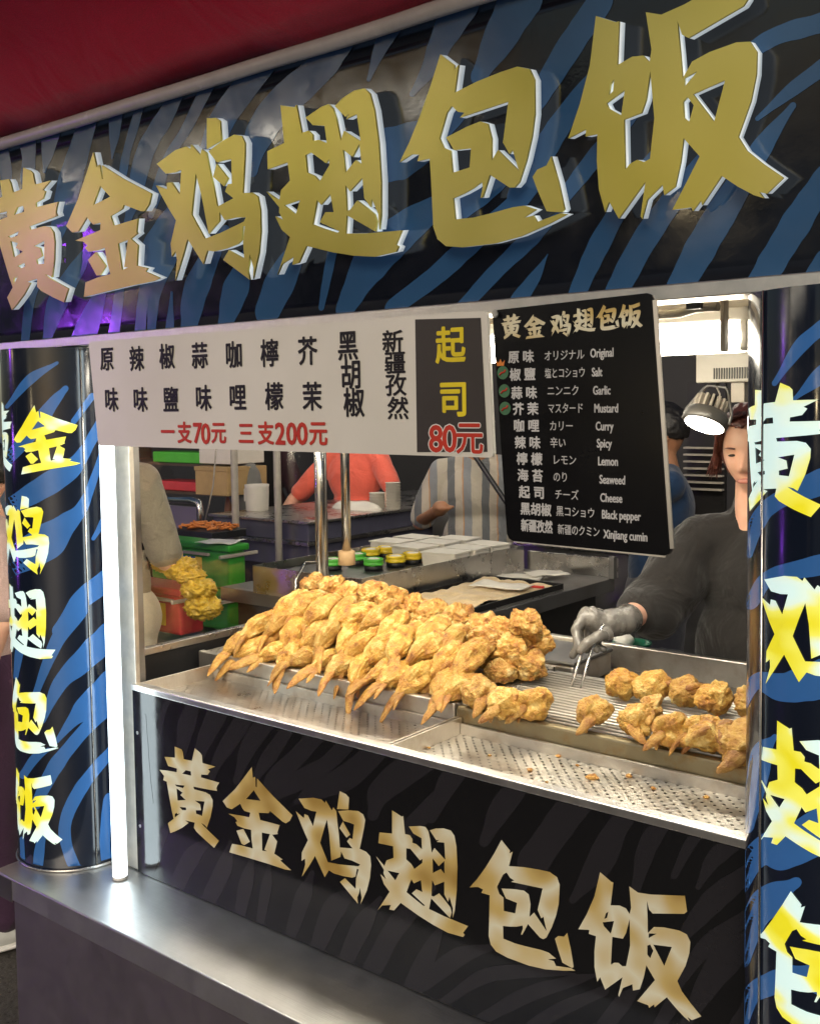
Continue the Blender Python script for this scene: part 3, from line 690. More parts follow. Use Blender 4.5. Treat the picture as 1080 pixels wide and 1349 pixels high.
def map_pillar(cx):
    def f(p, k):
        d = px_dir(p); o = CAM - Vector((cx, 0, 0))
        a = d.x ** 2 + d.y ** 2; b = 2 * (o.x * d.x + o.y * d.y); c = o.x ** 2 + o.y ** 2 - PR ** 2
        D = max(0.0, b * b - 4 * a * c); t = (-b - math.sqrt(D)) / (2 * a); q = CAM + d * t
        th = math.atan2(q.x - cx, -q.y); th = max(R(-89), min(R(89), th)); rr = PR + 0.0003 + k * 0.00002
        return Vector((cx + rr * math.sin(th), -rr * math.cos(th), max(0.55, min(1.868, q.z))))
    return f

sign = empty('shop_sign', 'long leaning blue tiger striped sign board with six raised gold characters above the stall', 'sign', (-1.7, 0, 1.88))
bm = bmesh.new()
nx, nv = 40, 10
grid = [[bm.verts.new(fas(XL + (XR - XL) * i / nx, FH * j / nv)) for j in range(nv + 1)] for i in range(nx + 1)]
for i in range(nx):
    for j in range(nv):
        f = bm.faces.new((grid[i][j], grid[i + 1][j], grid[i + 1][j + 1], grid[i][j + 1])); f.smooth = True
ext = bmesh.ops.extrude_face_region(bm, geom=bm.faces[:])
for v in [g for g in ext['geom'] if isinstance(g, bmesh.types.BMVert)]: v.co.y += 0.06
mb = MB(); mb.bm.free(); mb.bm = bm
mb.build('face_board', M['fascia'], sign)
stripe_mesh('stripe_print', FAS_ST, map_fascia, M['fascia_blue'], sign, lambda c: Vector((0, -1, -0.14)))
for k in ORDER:
    a_, b_, tx, ty = TOPPOS[k]
    me = glyph_mesh(k, 1.0, 0.0080)
    bm = bmesh.new(); bm.from_mesh(me)
    # bevel the face rim a little
    for v in bm.verts:
        u, w, h = v.co.x, v.co.y, v.co.z
        v.co = fas(a_ * u + b_ * w + tx, a_ * w - b_ * u + ty, 0.0290 + h)
    nrm = Vector((0, -math.cos(T8), -math.sin(T8)))
    bmesh.ops.recalc_face_normals(bm, faces=bm.faces[:])
    front = [f for f in bm.faces if f.normal.dot(nrm) > 0.9]
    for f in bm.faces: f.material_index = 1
    bmesh.ops.remove_doubles(bm, verts=bm.verts[:], dist=1e-5)
    bmesh.ops.recalc_face_normals(bm, faces=bm.faces[:])
    bm.to_mesh(me); bm.free()
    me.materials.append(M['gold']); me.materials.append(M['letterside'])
    o = link('raised_character', me); under(o, sign)
    # gold front plate, 3 mm acrylic standing on the white body
    me2 = glyph_mesh(k, 1.0, 0.0022)
    for v in me2.vertices:
        u, w, h = v.co
        v.co = fas(a_ * u + b_ * w + tx, a_ * w - b_ * u + ty, 0.0395 + h)
    me2.materials.append(M['gold'])
    o2 = link('gold_face', me2); o2.parent = o
# rail under the board
tag(MB().box((XL, -0.066, 1.874), (XR, 0.012, 1.898), 0.002).build('sign_rail', M['rim']), 'narrow brushed metal rail running under the striped sign board', 'rail')
# hem of the canopy and the canopy itself
bm = bmesh.new()
rows = []
NXC = 60
for i in range(NXC + 1):
    x = -4.4 + 3.9 * i / NXC
    w = noise.noise(Vector((x * 2.0, 0, 0))) * 0.02
    prof = [(-0.085, 2.415), (-0.15, 2.46), (-0.24, 2.53), (-0.33, 2.605), (-0.345, 2.612), (-0.42, 2.600), (-0.60, 2.60), (-0.9, 2.68), (-1.3, 2.80)]
    rows.append([bm.verts.new((x, y + w * (0.5 + 2 * j * 0.2), z + w * 0.6 + 0.012 * noise.noise(Vector((x * 5, j * 1.7, 3))))) for j, (y, z) in enumerate(prof)])
for i in range(NXC):
    for j in range(len(rows[0]) - 1):
        f = bm.faces.new((rows[i][j], rows[i + 1][j], rows[i + 1][j + 1], rows[i][j + 1])); f.smooth = True
ext = bmesh.ops.extrude_face_region(bm, geom=bm.faces[:])
for v in [g for g in ext['geom'] if isinstance(g, bmesh.types.BMVert)]: v.co.z += 0.004
mb = MB(); mb.bm.free(); mb.bm = bm
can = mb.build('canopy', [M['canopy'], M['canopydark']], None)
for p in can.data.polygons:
    if p.center.y < -0.348: p.material_index = 1  # same canopy cloth, darker red beyond the crease
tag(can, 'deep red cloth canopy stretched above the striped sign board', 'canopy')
pts = []
for i in range(80):
    x = -4.4 + 3.9 * i / 79
    pts.append((x, -0.094 + 0.004 * noise.noise(Vector((x * 3, 5, 0))), 2.405 + 0.008 * noise.noise(Vector((x * 2.5, 1, 0)))))
under(MB().tube(pts, 0.015, 10).build('hem_piping', M['canopytrim']), can)
pts = [(p[0], -0.345 + 0.5 * (p[1] + 0.09), 2.608 + (p[2] - 2.405)) for p in pts]
under(MB().tube(pts, 0.005, 8).build('seam', M['canopy']), can)

# ------------------------------------------------------------------ half round lit pillars with characters
PR = 0.155
def pillar(cx, label, z0, z1, rows_, group):
    t = empty('round_pillar', label, 'pillar', (cx, 0, z0), group)
    me = bpy.data.meshes.new('shell')
    bm = bmesh.new(); uvl = bm.loops.layers.uv.new('UV')
    n, mz = 48, 12
    g = [[bm.verts.new((cx + PR * math.sin(R(-90 + 180 * i / n)), -PR * math.cos(R(-90 + 180 * i / n)), z0 + (z1 - z0) * j / mz)) for j in range(mz + 1)] for i in range(n + 1)]
    for i in range(n):
        for j in range(mz):
            f = bm.faces.new((g[i][j], g[i + 1][j], g[i + 1][j + 1], g[i][j + 1])); f.smooth = True
            for lp, (ii, jj) in zip(f.loops, ((i, j), (i + 1, j), (i + 1, j + 1), (i, j + 1))):
                lp[uvl].uv = (R(180 * ii / n) * PR + cx, z0 + (z1 - z0) * jj / mz)
    # flat back closes the box
    f = bm.faces.new([g[0][0], g[0][mz], g[n][mz], g[n][0]])
    bm.to_mesh(me); bm.free(); me.materials.append(M['pillar'])
    o = link('lit_shell', me); under(o, t)
    stripe_mesh('stripe_print', PIL_L if cx < -1 else PIL_R, map_pillar(cx), M['pillar_blue'], t, lambda c: Vector((c.x - cx, c.y, 0)))
    # clear plastic seam and foot ring
    for th in (72,) if cx < -1 else (-38,):
        x, y = cx + (PR + 0.002) * math.sin(R(th)), -(PR + 0.002) * math.cos(R(th))
        under(MB().tube([(x, y, z0), (x, y, z1)], 0.0022, 8).build('seam_strip', M['pole']), t)
    pr = [(cx + (PR + 0.003) * math.sin(R(a)), -(PR + 0.003) * math.cos(R(a)), z0 + 0.003) for a in range(-90, 91, 6)]
    under(MB().tube(pr, 0.004, 8).build('foot_ring', M['steel']), t)
    for key, sc, arc, z, roll in rows_:
        me = glyph_mesh(key, sc, 0.0)
        me.transform(Matrix.Rotation(R(roll), 4, 'Z'))
        bm = bmesh.new(); bm.from_mesh(me)
        for k in range(-14, 15):
            bmesh.ops.bisect_plane(bm, geom=bm.verts[:] + bm.edges[:] + bm.faces[:], plane_co=(k * 0.01, 0, 0), plane_no=(1, 0, 0))
        for v in bm.verts:
            th = (arc + v.co.x) / PR; zz = z + v.co.y
            rr = PR + 0.0012
            v.co = (cx + rr * math.sin(th), -rr * math.cos(th), zz)
        bm.to_mesh(me); bm.free(); me.materials.append(M['litprint'])
        for p in me.polygons: p.use_smooth = True
        o = link('character', me); under(o, t)
    return t
rL = [('huang', 0.78, -0.083, 1.648, 0), ('jin', 0.76, 0.098, 1.646, 6), ('ji', 0.86, 0.012, 1.402, 0), ('chi', 0.86, 0.012, 1.175, 0), ('bao', 0.86, 0.012, 0.935, 0), ('fan', 0.86, 0.014, 0.697, 0)]
rR = [('huang', 0.80, -0.088, 1.648, 0), ('jin', 0.76, 0.092, 1.646, 4), ('ji', 0.86, -0.012, 1.402, 0), ('chi', 0.86, -0.008, 1.172, 0), ('bao', 0.86, -0.008, 0.935, 0), ('fan', 0.86, 0.0, 0.697, 0)]
pillar(-2.46, 'far blue striped half round pillar with yellow characters, standing on the left end of the steel ledge', 0.537, 1.871, rL, 'striped half round pillars at the stall ends')
pillar(-0.456, 'near blue striped half round pillar with large yellow characters at the right end of the stall', 0.537, 1.871, rR, 'striped half round pillars at the stall ends')

# ------------------------------------------------------------------ led strip, corner post
led = empty('led_strip', 'vertical glowing white light strip beside the left striped pillar', 'light strip', (-2.22, -0.04, 0.54))
MB().tube([(-2.210, -0.050, 0.545), (-2.210, -0.050, 1.868)], 0.0180, 20).build('light_tube', M['led'], led)
MB().tube([(-2.210, -0.050, 0.537), (-2.210, -0.050, 0.5449)], 0.0184, 20).build('end_cap', M['white'], led)
post = empty('corner_post', 'pale aluminium corner post next to the glowing strip', 'post', (-2.2, 0, 0.54))
MB().box((-2.262, 0.002, 0.54), (-2.192, 0.016, 1.87), 0.002).build('profile', M['alu'], post)
MB().box((-2.262, 0.0165, 0.54), (-2.215, 0.050, 1.87), 0.002).build('rear_profile', M['steel_dark'], post)

# ------------------------------------------------------------------ front panel with printed gold characters
pan = empty('front_panel', 'glossy black tiger striped counter front with six printed gold characters', 'panel', (-1.4, 0, 0.54))
MB().box((-2.205, 0.0, 0.537), (-0.30, 0.018, 1.008), 0.0).build('panel_board', M['panel'], pan)
stripe_mesh('stripe_print', PAN_ST, map_panel, M['panel_grey'], pan, lambda c: Vector((0, -1, 0)))
for k in ORDER:
    me = glyph_mesh(k, 1.0, 0.0)
    cx_, cz_ = LOWER[k]
    me.transform(Matrix.Translation((cx_, -0.0014, cz_)) @ Matrix.Rotation(R(90), 4, 'X'))
    me.materials.append(M['goldprint'])
    under(link('character', me), pan)
for z in (0.66, 0.90):
    MB().lathe([(0.0045, 0), (0.0045, 0.002), (0.002, 0.004)], (-2.19, -0.0005, z), 10, 'y').build('rivet', M['steel'], pan)

# ------------------------------------------------------------------ steel ledge and cabinet below
led2 = empty('steel_cabinet', 'brushed steel base cabinet with projecting ledge under the striped front panel', 'cabinet', (-1.4, 0, 0))
MB().box((-2.515, -0.217, 0.478), (-0.10, 0.05, 0.5355), 0.003).build('ledge', M['steel_ledge'], led2)
MB().box((-2.455, -0.200, 0.02), (-0.10, 0.04, 0.477), 0.004).build('body', M['steel_side'], led2)
MB().box((-2.515, 0.052, 0.02), (-0.10, 0.9, 0.50), 0.004).build('rear_body', M['steel_side'], led2)
MB().box((-2.512, -0.2185, 0.474), (-2.43, -0.2172, 0.530), 0.0).build('corner_plate', M['steel_dark'], led2)

# ------------------------------------------------------------------ display counter: drain trays and racks
dc = empty('display_counter', 'stainless display counter with perforated drain trays and a wire rack', 'counter', (-1.4, 0.3, 0.9))
MB().box((-2.205, -0.006, 1.0085), (-0.30, 0.022, 1.0245), 0.0025).build('front_rim', M['rim'], dc)
def tray(x0, x1, mat):
    b = MB()
    b.box((x0, 0.022, 0.985), (x1, 0.262, 0.9865))
    t = b.build('drain_plate', mat, dc)
    e = MB()
    e.box((x0, 0.0225, 0.984), (x0 + 0.006, 0.262, 1.023), 0.001)
    e.box((x1 - 0.006, 0.0225, 0.984), (x1, 0.262, 1.023), 0.001)
    e.box((x0 + 0.0065, 0.254, 0.984), (x1 - 0.0065, 0.262, 1.010), 0.001)
    e.build('tray_rim', M['steel_tray'], dc)
tray(-2.20, -1.379, M['perf2'])
tray(-1.374, -0.30, M['perf'])
MB().box((-2.20, 0.02, 0.93), (-0.30, 0.262, 0.95), 0).build('drip_pan', M['black'], dc)
MB().box((-2.268, 0.266, 0.985), (-1.392, 0.285, 1.048), 0.003).build('rack_front', M['steel_tray'], dc)
MB().box((-2.268, 0.2855, 1.030), (-1.392, 0.95, 1.044), 0.002).build('rack_plate', M['perf2'], dc)
MB().box((-1.388, 0.266, 0.990), (-0.30, 0.290, 1.044), 0.006).build('grill_front', steel('greasy_steel', (0.36, 0.31, 0.20), rough=0.45, grease=0.9), dc)
MB().box((-1.388, 0.290, 0.985), (-0.30, 0.99, 0.992), 0.0).build('grill_pan', M['black'], dc)
MB().box((-2.268, 0.955, 0.985), (-0.30, 0.975, 1.058), 0.003).build('back_rim', M['steel_tray'], dc)
MB().box((-1.390, 0.2905, 1.02), (-1.374, 0.66, 1.044), 0.002).build('grill_side', M['steel_tray'], dc)
MB().box((-1.3735, 0.66, 1.022), (-0.30, 0.674, 1.042), 0.002).build('grill_back', M['steel_tray'], dc)
wire = MB().tube([(-1.374, 0, 0), (-0.30, 0, 0)], 0.0037, 8).build('wire', steel('wire_steel', (0.85, 0.82, 0.75), rough=0.5), dc)
n = 19
for i in range(n):
    w = wire if i == 0 else wire.copy()
    if i: COL.objects.link(w)
    w.matrix_parent_inverse = Matrix.Identity(4)
    w.location = Vector((0, 0.304 + 0.0193 * i, 1.040)) - Vector(dc.location)
tin = empty('steel_tin', 'small lidded steel tin standing on the back of the counter behind the tongs', 'tin', (-1.40, 0.8, 0.99))
MB().box((-1.52, 0.70, 0.993), (-1.34, 0.90, 1.050), 0.006).build('tin_body', M['steel_tray'], tin)
MB().box((-1.523, 0.697, 1.0505), (-1.337, 0.903, 1.060), 0.003).build('lid', M['steel_dark'], tin)
# crumbs on the drain plate
random.seed(4)
for (px, py, s) in ((698, 1014, 4.5), (780, 1024, 8), (735, 996, 4), (828, 1022, 5), (668, 978, 4), (645, 995, 3), (720, 1030, 2.5), (760, 1008, 3), (860, 1038, 3.5), (930, 1050, 4), (565, 985, 3)):
    c = at(px, py, 2, 0.989)
    me = bpy.data.meshes.new('crumb'); bm = bmesh.new(); bmesh.ops.create_icosphere(bm, subdivisions=2, radius=1)
    for v in bm.verts:
        q = 1 + 0.5 * noise.noise(v.co * 2 + Vector((px, 0, 0)))
        v.co = Vector((v.co.x * 0.0015 * s * q, v.co.y * 0.0012 * s * q, v.co.z * 0.0007 * s * q)) + c
    bm.to_mesh(me); bm.free(); me.materials.append(M['crust'])
    o = link('fried_crumb', me)
    tag(o, 'golden crumb of batter on the drain plate, ' + {698: 'middle sized, left of the largest', 780: 'the largest one', 735: 'small, near the grill edge', 828: 'pale, right of the largest', 668: 'under the wing hanging over the edge', 645: 'left of the hanging wing', 720: 'very small, near the front rim', 760: 'small, behind the largest', 860: 'right of the pale one', 930: 'farthest right', 565: 'just right of the tray divider'}[px], 'crumb', 'crumbs on the drain plate')

# ------------------------------------------------------------------ left glass side
gl = empty('side_window', 'clear glass side window of the stall between the corner post and the steel poles', 'window', (-2.3, 0.4, 1.07))
MB().box((-2.303, 0.075, 1.082), (-2.297, 0.735, 1.87)).build('glass_pane', M['glass'], gl)
MB().box((-2.312, 0.06, 1.062), (-2.288, 0.76, 1.0815), 0.002).build('bottom_rail', M['steel'], gl)
MB().box((-2.306, 0.06, 0.985), (-2.292, 0.95, 1.0615)).build('kick_panel', M['black'], gl)
def pole(x, y, z0, z1, r, name, label, mat=None, base=None):
    t = empty(name, label, 'pole', (x, y, z0))
    MB().tube([(x, y, z0), (x, y, z1)], r, 20).build('shaft', mat or M['pole'], t)
    if base: MB().lathe([(0.020, z0 - 0.01), (0.028, z0 - 0.008), (0.026, z0 + 0.034), (0.022, z0 + 0.036)], (x, y, 0), 20).build('wooden_foot', M['wood'], t)
    return t
pole(-2.245, 0.735, 1.0, 1.9, 0.0165, 'stall_pole', 'thick polished steel pole at the rear edge of the side window')
pole(-2.275, 0.79, 1.0, 1.9, 0.006, 'cable_pole', 'thin dark rod just behind the thick polished pole', M['steel_dark'])
pole(-2.235, 0.84, 1.225, 1.9, 0.0145, 'wood_footed_pole', 'slim steel pole standing in a pale wooden foot behind the chicken pile', M['pole'], True)
MB_wire = MB().tube([(-2.25, 0.76, 1.20), (-2.27, 0.74, 1.235), (-2.24, 0.66, 1.245), (-2.22, 0.60, 1.20), (-2.20, 0.57, 1.12)], 0.003, 8)
tag(MB_wire.build('wire_loop', M['pole']), 'bent wire loop behind the upper left end of the chicken pile', 'wire')

# ------------------------------------------------------------------ price sign
def sheet(name, label, cat, TL, TR, BL, BR, y, thick, mat, rad=0.008):
    tl, tr, bl, br = [at(p[0], p[1], 1, y) for p in (TL, TR, BL, BR)]
    t = empty(name, label, cat, (tl.x, y, bl.z))
    bm = bmesh.new()
    cs = [bl, br, tr, tl]
    ring = []
    for i, c in enumerate(cs):
        p, n_ = cs[i - 1], cs[(i + 1) % 4]
        a = (p - c).normalized() * rad; b2 = (n_ - c).normalized() * rad
        ring += [c + a, c + a * 0.3 + b2 * 0.3, c + b2]
    f = bm.faces.new([bm.verts.new((q.x, y, q.z)) for q in ring])
    e = bmesh.ops.extrude_face_region(bm, geom=[f])
    for v in [g for g in e['geom'] if isinstance(g, bmesh.types.BMVert)]: v.co.y += thick
    mb = MB(); mb.bm.free(); mb.bm = bm
    o = mb.build('board', mat, t)
    return t, tl, tr, bl, br
m, nt, bb = new_mat('white_sign_board')
v = coords(nt); nn = N(nt, 'ShaderNodeTexNoise', i_Scale=4.0, i_Detail=5.0); nt.links.new(v, nn.inputs['Vector'])
nt.links.new(ramp(nt, nn.outputs[0], [(0.3, (0.66, 0.64, 0.58)), (0.7, (0.74, 0.72, 0.67))]).outputs[0], bb.inputs['Base Color'])
bb.inputs['Roughness'].default_value = 0.3
M['whiteboard'] = m
PY0 = -0.080
ps, TLp, TRp, BLp, BRp = sheet('price_sign', 'long white hanging board with black flavour names and red prices', 'sign', (117, 450), (641, 409), (130, 587), (650, 603), PY0, 0.008, M['whiteboard'])
cb = at(541, 417, 1, PY0); cb2 = at(556, 600, 1, PY0)
x0 = (cb.x + cb2.x) / 2
b = MB(); y = PY0 - 0.0012
dz = 0.006
b.quad((x0, y, cb.z - dz), (TRp.x - 0.012, y, TRp.z - 0.012), (BRp.x - 0.012, y, BRp.z + 0.010), (x0, y, cb2.z + dz))
b.build('dark_band', M['greyband'], ps)
yt = PY0 - 0.0022
def put(s, px, py, h, mat, xs=0.86, bold=0.018, parent=ps, yy=yt, align='CENTER', roll=0.0):
    c = at(px, py, 1, yy)
    return text_obj(s, h, mat, c, parent, bold, xs, align, roll=R(roll), extrude=0.0002)
cols = [('原味', (141, 147), (475, 529)), ('辣味', (180, 185), (475, 529)), ('椒鹽', (220, 225), (472, 529)), ('蒜味', (263, 268), (471, 527)),
        ('咖哩', (308, 313), (470, 526)), ('檸檬', (355, 361), (468, 525)), ('芥茉', (405, 411), (465, 525)), ('黑胡椒', (458, 462, 466), (458, 496, 533)),
        ('新疆孜然', (517, 520, 521, 524), (452, 480, 509, 540))]
for s, xs_, ys_ in cols:
    for ch, x, yv in zip(s, xs_, ys_):
        put(ch, x, yv, 0.060 if len(s) < 4 else 0.044, M['ink'], 0.92 if len(s) < 4 else 1.2)
# red prices with a pale outline
for s, x, yv, h in (('一', 221, 571, 0.05), ('支', 243, 572, 0.05), ('7', 260, 572, 0.062), ('0', 271, 573, 0.062), ('元', 288, 572, 0.05), ('三', 324, 573, 0.05), ('支', 350, 573, 0.05), ('2', 369, 573, 0.062), ('0', 384, 573, 0.062), ('0', 398, 573, 0.062), ('元', 419, 573, 0.052)):
    put(s, x, yv, h, M['redink'], 1.0, 0.026)
for ch, x, yv, h in (('起', 593, 458, 0.068), ('司', 597, 529, 0.068)):
    put(ch, x, yv, h, M['yellowink'], 1.0, 0.024)
for s, x, yv in (('8', 574, 580), ('0', 592, 580), ('元', 618, 580)):
    put(s, x, yv, 0.062 if s == '元' else 0.068, M['white'], 1.0, 0.05, yy=yt + 0.0006)
    put(s, x, yv, 0.062 if s == '元' else 0.068, M['redink'], 1.0, 0.02)
def screw(px, py, y, parent, r=0.0075):
    c = at(px, py, 1, y)
    MB().lathe([(r, 0.0), (r, 0.003), (r * 0.5, 0.006)], (c.x, c.y + 0.0005, c.z), 12, 'y').build('screw', M['steel'], parent)
for p in ((173, 448), (511, 424), (651, 412)): screw(p[0], p[1] + 2, PY0, ps, 0.006)

# ------------------------------------------------------------------ black menu board
PM = -0.070
mn, TLm, TRm, BLm, BRm = sheet('menu_board', 'black hanging menu listing eleven flavours in three languages', 'menu', (648, 409), (861, 385), (668, 712), (884, 733), PM, 0.007, simple('menu_black_print', (0.006, 0.006, 0.007), 0.25, bmp=0.0, spec=0.25), 0.012)
ym = PM - 0.0012
for k, px, py in zip(ORDER, (673, 704, 738, 769, 800, 830), (430, 430, 427, 422, 418, 416)):
    c = at(px, py, 1, ym)
    me = glyph_mesh(k, 0.185, 0.0002)
    me.transform(Matrix.Translation(c) @ Matrix.Rotation(R(90), 4, 'X'))
    me.materials.append(M['goldprint'])
    under(link('character', me), mn)
rows_m = [('原 味', 669, 472, 'オリジナル', 716, 470, 'Original', 777, 466), ('椒 鹽', 671, 495, '塩とコショウ', 717, 493, 'Salt', 779, 491),
          ('蒜 味', 673, 519, 'ニンニク', 720, 516, 'Garlic', 780.5, 515), ('芥 茉', 675, 540, 'マスタード', 721, 539, 'Mustard', 782, 538.5),
          ('咖 哩', 676, 562, 'カリー', 723, 562, 'Curry', 784, 562), ('辣 味', 677.5, 584, '辛い', 724, 584, 'Spicy', 785.5, 584.5),
          ('檸 檬', 680, 605.5, 'レモン', 727, 606.5, 'Lemon', 787, 608), ('海 苔', 681, 627, 'のり', 728, 629, 'Seaweed', 789, 632),
          ('起 司', 683, 649, 'チーズ', 730, 652, 'Cheese', 790, 656), ('黑胡椒', 685, 671, '黒コショウ', 732, 674, 'Black pepper', 792, 678),
          ('新疆孜然', 686, 693, '新疆のクミン', 734, 698, 'Xinjiang cumin', 794.5, 704)]
for i, (zh, x1, y1, ja, x2, y2, en, x3, y3) in enumerate(rows_m):
    put(zh, x1, y1, 0.0225, M['whiteink'], 1.02 if i < 9 else (0.92 if i == 9 else 0.70), 0.03, mn, ym, 'LEFT')
    jw = {0: .84, 1: .70, 2: .84, 3: .74, 4: .84, 5: .84, 6: .84, 7: .8, 8: .84, 9: .80, 10: .72}[i]
    put(ja, x2, y2, 0.0185, M['whiteink'], jw, 0.006, mn, ym, 'LEFT')
    put(en, x3, y3, 0.0200, M['whiteink'], 0.66, 0.022, mn, ym, 'LEFT')
for i, (x, yv) in enumerate(((662, 491), (664, 515), (665, 538))):
    c = at(x, yv, 1, ym)
    bd = MB().lathe([(0.0115, 0), (0.0115, 0.0006)], c, 24, 'y').build('badge', M['badge'], mn)
    c2 = c + Vector((0, -0.0010, 0))
    b = MB()
    b.tube([c2 + Vector((-0.006, 0, -0.004)), c2 + Vector((-0.002, 0, 0.000)), c2 + Vector((0.004, 0, 0.001)), c2 + Vector((0.006, 0, 0.005))], 0.0016, 6)
    o = b.build('chilli_print', M['redink']); o.parent = bd
c = at(659, 482, 1, ym)
b = MB()
bm = b.bm
pts = [(-0.007, 0), (0.007, 0), (0.009, 0.010), (0.004, 0.005), (0, 0.012), (-0.004, 0.005), (-0.009, 0.010)]
f = bm.faces.new([bm.verts.new((c.x + px, c.y, c.z + pz)) for px, pz in pts])
b.build('crown_print', M['orange'], mn)
for p in ((652, 413), (846, 393)): screw(p[0], p[1], PM, mn)
# pale corrugated edge of the menu
e0, e1 = Vector(TRm), Vector(BRm)
b = MB(); b.tube([(e0.x - 0.001, PM + 0.0035, e0.z - 0.012), (e1.x - 0.001, PM + 0.0035, e1.z + 0.012)], 0.0045, 6)
b.build('edge_strip', M['paper'], mn)
b = MB(); e0, e1 = Vector(BLm), Vector(BRm)
b.tube([(e0.x + 0.012, PM + 0.0035, e0.z - 0.0005), (e1.x - 0.012, PM + 0.0035, e1.z - 0.0005)], 0.003, 6)
b.build('edge_strip', M['paper'], mn)

# ------------------------------------------------------------------ ceiling, lamps
tag(MB().box((-3.0, 0.03, 1.925), (-0.2, 0.75, 1.95)).build('ceiling_board', M['cream']), 'cream ceiling board inside the stall', 'ceiling board')
def tube_lamp(x0, x1, label):
    t = empty('tube_lamp', label, 'lamp', ((x0 + x1) / 2, 0.2, 1.83), 'tube lamps under the sign')
    y, z = 0.20, 1.826
    MB().tube([(x0 + 0.02, y, z), (x1 - 0.02, y, z)], 0.026, 16).build('light_tube', M['tube'], t)
    MB().tube([(x0 + 0.02, y + 0.06, z + 0.004), (x1 - 0.02, y + 0.06, z + 0.004)], 0.026, 16).build('light_tube', M['tube'], t)
    MB().box((x0, y - 0.02, z + 0.028), (x1, y + 0.09, z + 0.052), 0.004).build('batten', M['white'], t)
    for x in (x0, x1 - 0.02):
        MB().box((x, y - 0.022, z - 0.024), (x + 0.02, y + 0.09, z + 0.03), 0.006).build('end_cap', M['white'], t)
tube_lamp(-1.62, -0.69, 'glowing twin tube lamp under the sign rail right of the menu board')
tube_lamp(-2.60, -1.66, 'glowing twin tube lamp under the sign rail behind the white price sign')
b = MB(); b.tube([(-0.95, 0.12, 1.868), (-0.79, 0.12, 1.868), (-0.76, 0.12, 1.875), (-0.72, 0.12, 1.875)], 0.008, 10)
b.tube([(-0.858, 0.12, 1.862), (-0.858, 0.12, 1.835)], 0.0085, 10)
tag(b.build('conduit', M['cable']), 'cream cable conduit with a short drop in front of the glowing tube lamp', 'conduit')
tag(MB().box((-0.770, 0.10, 1.872), (-0.745, 0.12, 1.886), 0.002).build('cable_clip', M['black']), 'small black cable clip above the tube lamp', 'clip')
tag(MB().box((-0.722, 0.13, 1.80), (-0.714, 0.15, 1.92), 0.002).build('hanger_rod', M['cable']), 'short tan hanger strip at the right end of the tube lamp', 'hanger')

for i, (x0, x1, y) in enumerate(((-1.9, -0.7, 1.75), (-3.4, -2.2, 1.75), (-4.6, -3.0, 2.9))):  # unseen lamps, added to lift the brightness inside the stall
    t = empty('tube_lamp', ('unseen tube lamp added over the seller to brighten the stall', 'unseen tube lamp added over the side counter to brighten the stall', 'unseen tube lamp added over the far customers to brighten them')[i], 'lamp', (x0, y, 2.2), 'unseen tube lamps added further inside')
    MB().tube([(x0, y, 2.12), (x1, y, 2.12)], 0.018, 12).build('light_tube', M['tube'], t)
    MB().box((x0 - 0.02, y - 0.03, 2.14), (x1 + 0.02, y + 0.03, 2.18), 0.004).build('batten', M['white'], t)
# ballast box and spot lamp (further inside)
bx = empty('ballast_box', 'grey vented metal box hanging above the spot lamp', 'box', (-1.02, 0.8, 1.75))
A = at(916, 477, 1, 0.8); B_ = at(982, 503, 1, 0.8)
MB().box((A.x, 0.80, B_.z), (B_.x + 0.02, 0.90, A.z + 0.10), 0.003).build('case', simple('grey_metal_case', (0.42, 0.40, 0.35), 0.5), bx)
for i in range(14):
    x = A.x + 0.045 + i * 0.0062
    MB().box((x, 0.7975, B_.z + 0.008), (x + 0.0028, 0.7995, B_.z + 0.034)).build('vent_slot', M['black'], bx)
C_ = at(962, 503, 1, 0.82); D_ = at(980, 530, 1, 0.82)
MB().box((C_.x, 0.82, D_.z), (D_.x, 0.86, C_.z), 0.002).build('socket_plate', M['cable'], bx)
sp = empty('spot_lamp', 'lit grey spot lamp with finned head hanging in a yoke above the seller', 'lamp', (-1.05, 0.8, 1.67))
cS = at(927, 560, 1, 0.8)
tiltm = Matrix.Rotation(R(8), 3, 'Y') @ Matrix.Rotation(R(-27), 3, 'X')
def spot(o): return cS + tiltm @ Vector(o)
mb = MB()
mb.lathe([(0.0500, 0.0), (0.0535, 0.004), (0.0535, 0.022), (0.047, 0.034), (0.040, 0.036)], (0, 0, 0), 32)
for v in mb.bm.verts: v.co = spot(v.co)
mb.build('head_ring', simple('spot_grey_metal', (0.13, 0.125, 0.115), 0.4, metal=0.4), sp)
mb = MB(); mb.lathe([(0.028, 0.036), (0.028, 0.070), (0.022, 0.072)], (0, 0, 0), 20)
for v in mb.bm.verts: v.co = spot(v.co)
mb.build('core', M['blackmetal'], sp)
for i in range(16):
    a = 2 * math.pi * i / 16
    mb = MB(); mb.box((0.022, -0.003, 0.034), (0.041, 0.003, 0.068), 0.001, None)
    for v in mb.bm.verts: v.co = spot(Matrix.Rotation(a, 3, 'Z') @ v.co)
    mb.build('cooling_fin', M['cable'], sp)
mb = MB(); mb.lathe([(0.046, -0.0015), (0.046, 0.0015)], (0, 0, 0), 32)
for v in mb.bm.verts: v.co = spot(v.co)
mb.build('lens', M['spotlens'], sp)
mb = MB()
mb.tube([spot((-0.058, 0, 0.010)), spot((-0.057, 0, 0.035)), spot((-0.030, 0, 0.095)), spot((-0.022, 0, 0.104)), spot((0.022, 0, 0.104)), spot((0.030, 0, 0.095)), spot((0.057, 0, 0.035)), spot((0.058, 0, 0.010))], 0.0042, 8)
mb.build('yoke', M['steel_dark'], sp)
top = spot((0, 0, 0.104))
MB().tube([top, top + Vector((0, 0, 0.10))], 0.006, 8).build('stem', M['steel_dark'], sp)
